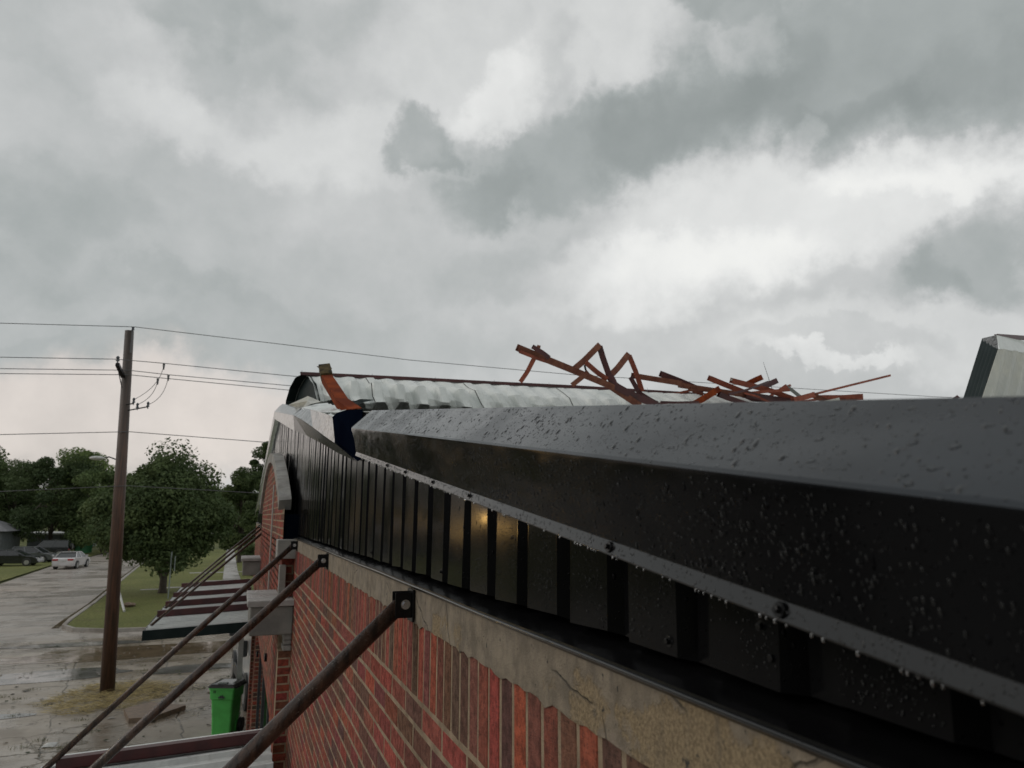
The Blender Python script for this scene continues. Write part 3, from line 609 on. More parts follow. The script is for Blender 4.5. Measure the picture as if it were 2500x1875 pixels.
# --- bay with arched parapet
XB = .365; YBN, YBF, YC = 7.02, 14.3, 10.85
AR = 3.65; ZS, ZA = .06, .72
def archz(y, lift=0): t = min(abs(y - YC) / AR, 1); return ZS + (ZA - ZS) * (1 - t ** 2.0)
bay = MB(); ysb = np.linspace(YBN, YBF, 41)
bay.grid([[(XB, y, -.98), (XB, y, archz(y) + .01)] for y in ysb], mi=1); bay.box((XB, YBN, -.98), (XW + .02, YBF, -.20), mi=1)
bricks(bay, (XB, 0, 0), (0, 1, 0), NX, YBN, YBF, -.98, .70, 'run', inside=lambda u, v: v < archz(u) - .03, tone=1.35)
bricks(bay, (0, YBN, 0), (1, 0, 0), (0, -1, 0), XB, XW, -.70, -.37, 'run')
XL = XB
bay.box((XL, 7.0, -1.85), (XW + .02, YBF, -.985), mi=1)
bricks(bay, (XL, 0, 0), (0, 1, 0), NX, 7.0, YBF, -1.85, -.985, 'run')
bayo = build('entrance_bay', bay, ['brick', 'mortar'], bld)
cop = MB(); rows = []
for t in np.linspace(-1, 1, 37):
    y = YC + AR * t; z = ZS + (ZA - ZS) * (1 - t * t); y2 = YC + (AR + .06) * t; z2 = z + .085 + .03 * (1 - t * t)
    jit = .004 * RNG.random()
    rows.append([(XB - .045, y, z), (XB - .045, y2, z2 + jit), (XB + .065, y2, z2 + jit + .01), (XB + .065, y, z), (XB - .045, y, z)])
cop.grid(rows); cop.add([rows[0][i] for i in range(4)], [(0, 1, 2, 3)]); cop.add([rows[-1][i] for i in range(4)], [(3, 2, 1, 0)])
build('arch_coping', cop, 'cast', bayo)
m = MB().box((XB - .012, 9.42, -.98), (XB + .01, 9.62, .38)); build('pilaster_strip', m, 'cast', bayo)
m = MB().box((.315, 6.84, -.362), (.475, 7.16, -.200)); build('springer_block', m, 'cast', bayo, bevel=.006)
m = MB().box((XB + .005, 7.05, -.20), (.50, 7.10, .02)); build('end_flashing', m, 'navy', bayo); m = MB().box((XB - .01, 14.2, -.2), (.5, 14.3, .05)); build('end_flashing', m, 'navy', bayo)
m = MB().box((.345, 6.90, -.70), (.40, 7.05, -.42)); build('quoin_block', m, 'cast', bayo, bevel=.005)
def pier(y0, y1, far=False):
    n = 'far' if far else 'near'
    m = MB(); m.box((.05 if far else .095, y0, -.745), (.475, y1, -.695)); c = build('pier_cap', m, 'castwet', bayo, bevel=.008)
    m = MB(); m.box((.08 if far else .12, y0 + .03, -.98), (.468, y1 - .03, -.747)); build('cap_block', m, 'castdark', c, bevel=.012)
    m = MB()
    for i, (dx, z0, z1) in enumerate([(.03, -1.03, -.982), (.045, -1.075, -1.032), (.03, -1.12, -1.077)]): m.box((XL + .02 + dx * .4, y0 + .05 + dx, z0), (.468, y1 - .1, z1))
    build('corbel', m, 'cast', c, bevel=.008)
    m = MB(); xa = XL; m.box((xa, y0 + .10, G), (XW + .01, y1, -1.12), mi=1)
    bricks(m, (0, y0 + .10, 0), (1, 0, 0), (0, -1, 0), xa, XW, G, -1.12, 'run'); bricks(m, (xa, 0, 0), (0, 1, 0), NX, y0 + .1, y1, G, -1.86, 'run')
    build('pier', m, ['brick', 'mortar'], bayo)
pier(6.72, 7.72); pier(13.55, 14.55, True)
m = MB(); m.box((.35, 15.9, G), (.44, 16.5, -1.85), mi=1); bricks(m, (0, 15.9, 0), (1, 0, 0), (0, -1, 0), .35, .44, G, -1.9, 'run'); bricks(m, (.35, 0, 0), (0, 1, 0), NX, 15.9, 16.5, G, -1.9, 'run')
build('pier', m, ['brick', 'mortar'], bayo)
m = MB().box((.452, 7.74, G), (.468, 13.6, -1.86)); build('door_panel', m, 'glass', bayo)
for y in (7.8, 9.7, 11.6, 13.5): m = MB().box((.43, y - .05, G), (.451, y + .05, -1.86)); build('door_frame', m, 'darkplastic', bayo)
m = MB().box((.445, 15.2, G), (.47, 15.3, -1.9)); build('door_post', m, 'black', bayo)
for y, z in ((8.9, -1.52), (11.9, -1.98)):
    m = MB(); m.tube([(XL - .004, y, z), (XL - .03, y, z)], .045, 12); e = build('vent_ring', m, 'black', bayo); m = MB(); m.tube([(XL - .031, y, z), (XL - .033, y, z)], .028, 12); build('vent_cover', m, 'cast', e)

# ------------------------------------------------------------------ canopies with tie rods
def canopy(y0, y1, rods, label, purl, nearfascia):
    xo, zo, zi = (-1.36, -1.83, -1.76) if nearfascia else (-1.30, -1.86, -1.80); xi = .33
    t = thing('metal_canopy', (.46, y0, -1.9), label, 'canopy', 'rod-hung canopies on the brick wall')
    def zx(x): return zo + (zi - zo) * (x - xo) / (xi - xo)
    m = MB(); rows = []; y = y0; i = 0
    while y < y1 + .001:
        for dy, dz in ((0, 0), (.012, .034), (.045, .034), (.057, 0), (.085, 0), (.09, .008), (.105, .008), (.11, 0), (.135, 0), (.14, .008), (.155, .008), (.16, 0)):
            rows.append([(xo + .02, y + dy, zx(xo) + dz), ((xo + xi) / 2, y + dy, zx((xo + xi) / 2) + dz - .008), (xi, y + dy, zx(xi) + dz)])
        y += .225
    m.grid(rows); build('roof_sheet', m, 'canopyroof', t, solid=.002)
    m = MB(); 
    for x, w_ in ((xo, .05), (xi - .02, .05)): m.box((x - w_ / 2, y0, zx(x) - .14), (x + w_ / 2, y1, zx(x) - (.0 if x == xo else .01)))
    for y in ([y0] if not nearfascia else []): m.prism([(xo, y, zx(xo) - .14), (xi, y, zx(xi) - .14), (xi, y, zx(xi)), (xo, y, zx(xo))], (0, .04, 0))
    build('frame', m, 'black', t)
    if nearfascia:
        m = MB(); m.prism([(xo - .03, y0 - .03, zx(xo) - .155), (xi, y0 - .03, zx(xi) - .155), (xi, y0 - .03, zx(xi) + .004), (xo - .03, y0 - .03, zx(xo) + .004)], (0, .045, 0)); build('fascia', m, 'greenblack', t, bevel=.004)
    for y in purl:
        m = MB(); h = .105 if nearfascia else .07; x_s = xo + (.03 if nearfascia else .13)
        m.prism([(x_s, y, zx(xo) + .024), (xi, y, zx(xi) + .024), (xi, y, zx(xi) + .024 + h), (x_s, y, zx(xo) + .024 + h)], (0, .012, 0))
        m.prism([(x_s, y, zx(xo) + .024 + h), (xi, y, zx(xi) + .024 + h), (xi, y, zx(xi) + .03 + h), (x_s, y, zx(xo) + .03 + h)], (0, .08, 0)); m.prism([(x_s, y, zx(xo) + .020), (xi, y, zx(xi) + .020), (xi, y, zx(xi) + .027), (x_s, y, zx(xo) + .027)], (0, .07, 0))
        build('purlin', m, 'darkred', t)
        if not nearfascia: m = MB(); m.prism([(x_s, y + .081, zx(xo) + .05), (xi, y + .081, zx(xi) + .05), (xi, y + .081, zx(xi) + .10), (x_s, y + .081, zx(xo) + .10)], (0, .03, 0)); build('lit_flange_strip', m, 'white', t)  # white strip stands for skylight on the red rail's top flange
    for y in rods:
        xb = XW - .03
        m = MB(); m.tube([(xb - .012, y, -.243), ((xb + xo) / 2, y, (-.243 + zo) / 2 + .03 - .018), (xo + .05, y, zo + .03)], .0225, 16); rd = build('tie_rod', m, 'pipe', t, smooth=True)
        m = MB(); m.box((.412, y - .024, -.274), (.4585, y - .019, -.206)); m.box((.412, y + .019, -.274), (.4585, y + .024, -.206)); m.box((.4575, y - .035, -.285), (.4635, y + .035, -.199)); b = build('bracket', m, 'black', rd, bevel=.0015)
        m = MB(); m.tube([(XW - .03, y - .026, -.238), (XW - .03, y - .036, -.238)], .009, 6); m.tube([(XW - .03, y - .020, -.238), (XW - .03, y - .027, -.238)], .013, 14); build('bolt', m, 'steel', rd)
        m = MB(); m.box((xo + .01, y - .03, zo - .02), (xo + .07, y + .03, zo + .045)); build('foot_plate', m, 'steel', rd, bevel=.006)
    return t
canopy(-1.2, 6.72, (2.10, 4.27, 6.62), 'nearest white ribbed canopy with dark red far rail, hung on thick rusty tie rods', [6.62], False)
canopy(13.8, 21.6, (14.1, 16.6, 19.2), 'farther canopy with white ribbed panels between dark red rails, beyond the entrance bay', [15.35, 16.95, 18.8, 21.3], True)

# ------------------------------------------------------------------ torn roof sheet standing on the ridge
tp0, tp1 = onY(735, 916, 10.9), onY(1705, 963, 10.9)
def topz(x): return 2.01 + (x - tp0[0]) * (tp1[2] - tp0[2]) / (tp1[0] - tp0[0])
sh = thing('torn_roof_sheet', (2.5, 10.6, 1.45), 'crumpled white ribbed roof sheet curled upright behind the black rake trim', 'roof sheet')
m = MB(); rows = []; xsx = np.arange(.85, 8.3, .0254); path = [(-.60, -.02), (-.68, .07), (-.66, .20), (-.58, .32), (-.40, .46), (-.22, .57), (-.06, .615), (.12, .60), (.30, .47), (.42, .25), (.48, .0)]
for i, x in enumerate(xsx):
    ph = (x / .305) % 1; rib = min(1, max(0, 1.9 - abs(ph - .5) * 5.2)); kk = int(x / .305); hh = math.sin(kk * 12.9) * .5 + .5; big_ = 1.7 if x < 3.2 else .9
    r_ = []
    for j, (dy, t) in enumerate(path):
        cr_ = (.018 * math.sin(x * 3.1 + j * 1.3) + .016 * math.sin(x * 8.3 - j * 2.1)) * big_
        nrm = -(.12 if j < 4 else .085 if j < 6 else .035) * rib * (.7 + .6 * hh); zz_ = ((.075 if j == 0 else .055) * rib * (.5 + hh) * big_ * .6 if j in (0, 3) else 0) - (.03 * big_ * rib if j == 2 else 0)
        r_.append((x + (.1 - .035 * j) * min(1, i / 40) - (dy + .6) * .20 * max(0, 1 - i / 14) + .02 * math.sin(j + x * 2), 10.9 + dy + nrm + cr_, 1.50 + t * (topz(x) - .022 - 1.50) / .615 + zz_ + (cr_ * .4 if 0 < j < 5 else 0) + (.010 * rib if j == 5 else 0)))
    rows.append(r_)
m.grid(rows); sheet = build('ribbed_sheet', m, 'white', sh, solid=.0015)
for x in (1.62, 3.14, 4.66, 6.2):
    m = MB(); k_ = int((x - .85) / .0254); m.grid([[V(p) + V(-.006, -.006, .004), V(p) + V(.007, -.008, .004)] for p in rows[k_][:8]]); build('lap_seam', m, 'black', sheet)
m = MB(); e = [V(p) + V(.04, 0, 0) for p in rows[0]]; m.add(e, [tuple(range(len(e)))]); m.grid([[V(p) + V(-.10, .0, .0), V(p) + V(.03, 0, 0)] for i, p in enumerate(rows[0][6:])]); build('dark_end', m, 'greenblack', sh, solid=.004)
def csec(w_, h_, t_=.006): return [(-w_ / 2, -h_ / 2), (w_ / 2, -h_ / 2), (w_ / 2, -h_ / 2 + t_), (-w_ / 2 + t_, -h_ / 2 + t_), (-w_ / 2 + t_, h_ / 2 - t_), (w_ / 2, h_ / 2 - t_), (w_ / 2, h_ / 2), (-w_ / 2, h_ / 2)]
m = MB(); m.sweep(csec(.10, .045), [tp0 + V(-.02, -.1, .0), onY(1000, 925, 10.85), onY(1200, 935.5, 10.85), onY(1400, 945, 10.88), tp1 + V(.1, 0, 0), tp1 + V(1.5, .1, -.03)], (0, 1, 0)); pu = build('edge_purlin', m, 'darkred', sh)
for px in (736, 908, 1062, 1206, 1340, 1580):
    p = onY(px, 914 + (px - 735) * .048, 10.84); m = MB(); m.tube([p + V(0, 0, -.02), p + V(.005, 0, .06)], .004, 5); build('bent_screw', m, 'steel', pu)

# ------------------------------------------------------------------ bent steel debris on the roof
def c5(x, y): return (1200 + x * .27125, 800 + y * .27125)
def c6(x, y): return (1700 + x * .36166, 780 + y * .36166)
DG = 'bent red steel members tangled on the roof'
def beam(pix, Ys, wpx, label, mat='primer', sidew=None, name='steel_purlin', group=DG, grey=False):
    Ys = [y * .86 for y in Ys]; P = [onY(px, py, y) for (px, py), y in zip(pix, Ys)]; wd_ = wpx / 1800 * float(np.dot(P[0], FW)) * 1.22
    t = P[-1] - P[0]; t /= np.linalg.norm(t); up = np.cross(t, V(P[0]) / np.linalg.norm(P[0])); up /= np.linalg.norm(up)
    if len(P) == 2 and wpx > 5:
        k1 = random.uniform(.35, .65); P = [P[0], P[0] + (P[1] - P[0]) * k1 + up * random.uniform(-.014, .014), P[1]]
    if mat == 'primer': mat = random.choice(('primer', 'primer', 'primerdull', 'darkred'))
    if len(P) > 2:   # soften kinks
        Q = [P[0]]
        for a, b in zip(P[:-1], P[1:]): Q += [a + (b - a) * .12 if len(Q) > 1 else a + (b - a) * .4, a + (b - a) * .6, a + (b - a) * .9]
        P = Q + [P[-1]]
    side = up if abs(np.dot(up, t)) < .9 else V(0, 0, 1)
    m = MB(); m.sweep(csec(wd_, wd_ * .75, .006), P, up * 1.0 + V(0, 0, .0)); c = (P[0] + P[-1]) / 2
    return tag(build(name, m, mat, loc=P[0] if P[0][2] < P[-1][2] else P[-1]), label, 'steel beam', group)
beam([c5(235, 180), c5(740, 385), c5(1060, 520), c5(1180, 600), c5(1330, 700)], [10.4, 10.7, 10.9, 11, 11.05], 14, 'longest red steel purlin slanting down from its split left end into the tangle')
beam([c5(255, 215), c5(560, 325)], [10.36, 10.6], 7, 'thin red flange strip running just under the long slanting purlin')
beam([c5(372, 172), c5(515, 268)], [10.3, 10.4], 9, 'short red stub lying across the top of the long slanting purlin')
beam([c5(425, 165), c5(398, 225)], [10.5, 10.45], 7, 'tiny red upright stub sticking above the long purlin near its left end')
beam([c5(388, 268), c5(262, 485)], [10.5, 10.8], 9, 'leftmost red strut propping the long purlin up from the roof edge rail')
beam([c5(968, 160), c5(745, 372)], [10.9, 10.75], 12, 'left leg of the tallest inverted V of red steel')
beam([c5(972, 168), c5(1062, 440)], [10.9, 10.95], 12, 'right leg of the tallest inverted V of red steel')
beam([c5(1228, 245), c5(1050, 452)], [11.3, 11.0], 12, 'left leg of the second, lower inverted V of red steel')
beam([c5(1240, 255), c5(1300, 400), c5(1355, 570)], [11.3, 11.4, 11.5], 10, 'right leg of the second inverted V, reaching down to the roof rail')
beam([c5(842, 308), c5(1035, 460)], [10.75, 10.9], 10, 'red brace running down right between the two legs of the tallest inverted V')
beam([c5(868, 402), c5(728, 515)], [10.45, 10.7], 10, 'short red strut under the long purlin, leaning down left to the roof rail')
beam([c5(838, 340), c5(852, 395)], [10.7, 10.65], 4, 'short black metal strap hanging under the tallest inverted V', 'black', name='metal_strap', group='')
beam([c5(1060, 430), c5(1110, 520), c5(1250, 600), c5(1500, 700)], [10.95, 10.9, 11.0, 11.2], 14, 'sagging curved red purlin at the knot below the two inverted Vs')
beam([c5(1265, 430), c5(1700, 500), (1660, 941), (1946, 983)], [11.6, 11.7, 11.9, 12.2], 11, 'long shallow red purlin running right from the second inverted V')
beam([c5(1250, 445), c5(1330, 590), c5(1500, 695)], [11.55, 11.5, 11.6], 9, 'kinked red strip with a shiny edge dropping from the second inverted V')
beam([c5(1522, 415), c5(1900, 570)], [12.3, 12.4], 12, 'red beam end slanting down right behind the long shallow purlin')
beam([c5(2045, 552), c5(1800, 700)], [11.8, 11.7], 12, 'orange-ended red stub leaning up right above the middle of the black trim', 'orange')
beam([c6(150, 505), c6(345, 575)], [11.85, 11.9], 11, 'red member sloping down right from the orange-ended stub')
beam([c6(85, 395), c6(330, 495), c6(560, 560)], [12.4, 12.5, 12.6], 11, 'red beam with blunt raised end just right of the orange-ended stub')
beam([c6(235, 412), c6(500, 480), c6(730, 565)], [12.0, 12.1, 12.2], 11, 'red beam with a pale scraped top edge in the middle of the right-hand pile')
beam([c6(235, 405), c6(520, 475)], [11.98, 12.07], 4, 'pale grey metal strip lying along the top of a red beam in the right-hand pile', 'whitedirty', name='metal_strip', group='')
beam([c6(438, 392), c6(345, 436)], [12.8, 12.8], 11, 'short yellow-ended stub at the top of the right-hand pile', 'orange')
beam([c6(540, 415), c6(435, 465)], [12.7, 12.7], 11, 'short red stub just right of the yellow-ended stub')
beam([c6(608, 452), c6(548, 492)], [12.5, 12.5], 9, 'left leg of a small peaked bracket on the right-hand pile')
beam([c6(608, 452), c6(705, 525)], [12.5, 12.4], 7, 'grey right leg of a small peaked bracket on the right-hand pile', 'signgrey')
beam([c6(785, 507), c6(1308, 378)], [12.0, 12.4], 4.5, 'long thin red angle iron pointing up to the right, clear of the pile')
beam([c6(840, 532), c6(1115, 523)], [12.6, 12.5], 13, 'level red channel at the right end of the pile')
beam([c6(850, 560), c6(1080, 548)], [12.55, 12.45], 7, 'thin red rail lying just under the level channel at the right end')
beam([c6(650, 545), c6(792, 508)], [11.8, 11.9], 11, 'red stub rising right beneath the foot of the thin angle iron')
beam([c6(785, 508), c6(895, 560)], [11.9, 11.95], 11, 'red stub falling right beneath the foot of the thin angle iron')
beam([c6(330, 505), c6(700, 560)], [12.0, 12.1], 12, 'dark red beam at the bottom of the right-hand pile, half hidden by the black trim', 'darkred')
beam([c6(870, 560), c6(962, 538)], [11.7, 11.7], 6, 'small white torn scrap of sheet behind the trim, right of the pile', 'whitedirty', name='metal_scrap', group='')
beam([c6(1765, 522), c6(1722, 558)], [9.0, 9.0], 7, 'small lone rusty stub poking over the trim near the raised roof corner')
rb = random.Random(5)
for _ in range(12):
    px = rb.uniform(1560, 2080); py = rb.uniform(950, 985); dx = rb.uniform(35, 110) * rb.choice((-1, 1)); dy = rb.uniform(-38, 12); y = rb.uniform(11, 13.5)
    beam([(px, py), (px + dx * .5, py + dy * .5 + rb.uniform(-6, 6)), (px + dx, max(py + dy, 932))], [y, y, y + .2], rb.uniform(3.5, 8), 'thin bent red member half buried in the right-hand debris pile', group='thin bent members in the right-hand debris pile')
m = MB(); p = onY(*c6(512, 470), 12.2); q = onY(*c6(452, 288), 12.2); m.tube([p + V(.05, 0, -.4), p, q], [.008, .008, .003], 6); tag(build('whip_antenna', m, 'wire', loc=p), 'thin bent whip sticking up behind the right-hand debris pile', 'antenna')
# orange column stub with yellowed end block beside the torn trim
P = [onY(*q, y) for q, y in [((792, 906), 6.6), ((798, 925), 6.4), ((836, 985), 5.6), ((848, 1001), 5.3)]]
cs = thing('bent_steel_channel', P[-1], 'wide orange primed steel channel with yellowed block on its top, standing over the torn trim', 'steel beam')
m = MB(); m.sweep(csec(.088, .07, .006), [P[1], P[2], P[3] + V(.06, 0, -.02)], RT * 1.0); build('channel', m, 'orange', cs)
m = MB(); m.sweep([(-.05, -.04), (.05, -.04), (.05, .04), (-.05, .04)], [P[0] + V(0, 0, .03), P[1] + V(0, 0, .015)], RT); eb = build('end_block', m, 'yellowwood', cs, bevel=.005)
m = MB(); m.sweep([(-.056, -.045), (.056, -.045), (.056, .045), (-.056, .045)], [P[0] + V(0, 0, .036), P[0] + V(0, 0, .03)], RT); build('end_plate', m, 'board', eb)
def flashing(pix, Ys, label, mat='whitedirty', th=.003):
    v = [onY(*p, y) for p, y in zip(pix, Ys)]; m = MB(); c = sum(v) / len(v) + V(0, 0, .02); n = len(v)
    m.add(v + [c], [(i, (i + 1) % n, n) for i in range(n)]); o = build('torn_flashing', m, mat, loc=c, solid=th); return tag(o, label, 'torn metal')
flashing([(705, 988), (752, 967), (778, 978), (783, 981), (760, 986), (735, 1000)], [8.6, 7.9, 7.5, 7.4, 7.6, 8.2], 'bent grey-white flashing flap at the left end of the curled roof sheet')
flashing([(838, 990), (880, 974), (915, 976), (890, 981), (862, 992), (848, 1000)], [5.6, 5.7, 5.9, 5.8, 5.6, 5.5], 'jagged grey flap with torn edge just right of the orange channel', 'greenblack')
flashing([(855, 1003), (876, 1001), (882, 1007), (862, 1009)], [5.2, 5.2, 5.2, 5.2], 'small white scrap lying on the end of the near black trim')
# raised roof corner on the right
rc = thing('raised_roof_corner', onY(2385, 985, 5.6), 'upturned white ribbed roof corner with dark green edge above the trim\'s right end', 'roof section')
def face(ptl, ptr, pbr, pbl, n, amp, nm, mat, off=(0, -1, 0)):
    m = MB(); rows = []
    for i in range(n * 6 + 1):
        s_ = i / (n * 6); k_ = (i % 6) / 6; dz = amp * (1 if .3 < k_ < .7 else 0)
        a = ptl + (ptr - ptl) * s_; b = pbl + (pbr - pbl) * s_
        rows.append([a + V(off) * dz, (a * .6 + b * .4) + V(off) * (dz + .01 * math.sin(i)), b + V(off) * dz])
    m.grid(rows); return build(nm, m, mat, rc, solid=.003)
A = onY(2398, 826, 5.6); B = onY(2433, 818, 5.35); C_ = onY(2437, 852, 5.3); Dn = onY(2385, 1010, 5.25); E_ = onY(2340, 1010, 5.6); Bn = onY(2600, 838, 6.2); Bf = onY(2640, 1010, 6.2)
face(A, C_, Dn, E_, 5, .012, 'green_edge_panel', 'greenblack'); face(C_, onY(2640, 880, 6.2), Bf, Dn, 9, .02, 'ribbed_roof_panel', 'whitedirty')
m = MB(); m.add([A, onY(2396, 836, 5.6), C_, B], [(0, 1, 2, 3)]); build('top_edge', m, 'trim_sheen', rc, solid=.004)
m = MB(); m.add([B, onY(2620, 860, 6.0), onY(2640, 885, 6.19), C_ + V(0, -.01, 0)], [(0, 1, 2, 3)]); build('ridge_flashing', m, 'white', rc, solid=.003)
m = MB(); m.sweep(csec(.05, .03), [onY(2432, 821, 5.5), onY(2620, 833, 6.4)], (0, 0, 1)); build('purlin', m, 'darkred', rc)

# ------------------------------------------------------------------ utility pole and wires
pb = V(pole_base[0], pole_base[1], G); WY = 23.3
ptop = onY(316, 808, pb[1])
up_ = thing('utility_pole', pb, 'tall brown wooden utility pole standing in straw at the lot corner', 'utility pole')
m = MB(); m.tube([pb + V(0, 0, -.2), pb + (ptop - pb) * .5, ptop], [.185, .155, .118], 20); build('pole_shaft', m, 'pole', up_, smooth=True)
def insul(p, par, s=1, h=.16, up=1):
    m = MB(); p = V(p); m.tube([p, p + V(0, 0, .3 * h), p + V(0, 0, .3 * h), p + V(0, 0, .5 * h), p + V(0, 0, .5 * h), p + V(0, 0, .8 * h), p + V(0, 0, h)], [.02 * s, .02 * s, .055 * s, .045 * s, .028 * s, .05 * s, .02 * s], 12); return build('insulator', m, 'ceramic', par)
def crop(x, y): return (x * .31646, 750 + y * .31646)      # detail crop of the pole
yP = pb[1] - .16
tip = onY(*crop(1033, 155), yP); m = MB(); m.box(tip + V(-.05, -.01, -.75), tip + V(-.01, .02, -.02)); b_ = build('top_bracket', m, 'wire', up_); insul(tip + V(-.02, 0, -.12), b_, .8, .14)
a = onY(*crop(905, 440), yP - .5); b = onY(*crop(950, 535), yP + .05); m = MB(); m.sweep([(-.05, -.05), (.05, -.05), (.05, .05), (-.05, .05)], [a, b], (1, 0, 0)); m.tube([onY(*crop(915, 500), yP - .3), onY(*crop(940, 620), yP + .05)], .015, 6); arm = build('crossarm', m, 'black', up_, bevel=.008); insul(a + V(0, 0, .03), arm, 1, .2)
for (s, e) in (((975, 752), (1030, 742)), ((985, 797), (1140, 768))):
    m = MB(); m.tube([onY(*crop(*s), yP), onY(*crop(*e), yP - .1)], .018, 6); sa = build('side_arm', m, 'black', up_)
    for q in ([(1030, 745)] if e[0] == 1030 else [(1058, 785), (1140, 775)]):
        insul(onY(*crop(*q), yP - .08) + V(0, 0, -.03), sa, .8, .2)
LW = [((0, 789), (328, 798), (700, 842), (1000, 879), (1400, 915), (2322, 971)), ((0, 872), (285, 877), (400, 887), (700, 917), (1000, 944), (1500, 980)), ((0, 900), (315, 904), (412, 915), (700, 941), (1100, 975)), ((0, 912), (315, 915), (386, 922), (700, 952), (1100, 990)),
      ((0, 1061), (315, 1054), (600, 1076), (900, 1100)), ((0, 1200), (285, 1187), (312, 1186), (530, 1198), (900, 1220))]
LL = ['topmost wire, carried on the pole tip insulator', 'second wire from the top, carried on the tilted crossarm', 'upper wire of the close pair just below the crossarm', 'lower wire of the close pair just below the crossarm', 'single wire halfway down the pole, crossing open sky above the trees', 'lowest wire, crossing in front of the trees']
for k_, (pts, lb) in enumerate(zip(LW, LL)):
    q = [onY(px, py, yP - (.5 if k_ in (1,) else 0)) for px, py in pts]; first = q[0] + (q[0] - q[1]) * 3 / max(1, np.linalg.norm(q[0] - q[1])) * 12 / 3; last = q[-1] + (q[-1] - q[-2]) / np.linalg.norm(q[-1] - q[-2]) * 12
    pp = [first]; qq = [first] + q + [last]
    for i in range(len(qq) - 1):
        for t in np.linspace(0, 1, 9)[1:]:
            a, b = qq[i], qq[i + 1]; pp.append(a + (b - a) * t)
    m = MB(); m.tube(pp, .0105 if k_ < 5 else .009, 5); tag(build('power_line', m, 'wire', loc=q[1], smooth=True), lb, 'power line', 'overhead wires strung from the pole')
for (x0, y0, x1, y1, cx_, cy_, lb) in ((1265, 440, 1035, 712, 1240, 610, 'longest curved jumper wire, from the crossarm wire to the upper side insulator'), (1218, 555, 1065, 750, 1200, 690, 'inner curved jumper wire ending at the middle side insulator'), (1300, 525, 1145, 752, 1275, 700, 'outer curved jumper wire ending at the outermost side insulator')):
    pts = [onY(*crop((1 - t) ** 2 * x0 + 2 * t * (1 - t) * cx_ + t * t * x1, (1 - t) ** 2 * y0 + 2 * t * (1 - t) * cy_ + t * t * y1), yP - .08) for t in np.linspace(0, 1, 14)]
    m = MB(); m.tube(pts, .008, 5); m.tube([pts[0] + V(0, 0, .02), pts[0] + V(0, 0, -.16)], [.035, .02], 8); tag(build('jumper_wire', m, 'wire', loc=pts[-1]), lb, 'wire', 'jumper wires beside the pole')
# street lamp farther off, its pole in line behind the utility pole
lp = onZ(278, 1545, G); lp = onY(290, 1300, 44); lp[2] = G; sl = thing('street_lamp', lp, 'distant cobra-head street lamp whose pale head shows left of the utility pole', 'street lamp')
hd = onY(*crop(790, 1165), 44); at = onY(*crop(890, 1180), 44); m = MB(); m.tube([lp, V(lp[0], lp[1], hd[2] + .3)], [.12, .08], 10); build('lamp_post', m, 'pole', sl)
m = MB(); m.tube([V(lp[0], lp[1], at[2] - .05), at + V(0, 0, .05), hd + V(.3, 0, .08), hd], .035, 8); build('arm', m, 'wire', sl)
m = MB(); m.ball(hd + V(-.25, 0, 0), .38, 10, sz=.3); build('lamp_head', m, 'pvc', sl, smooth=True)

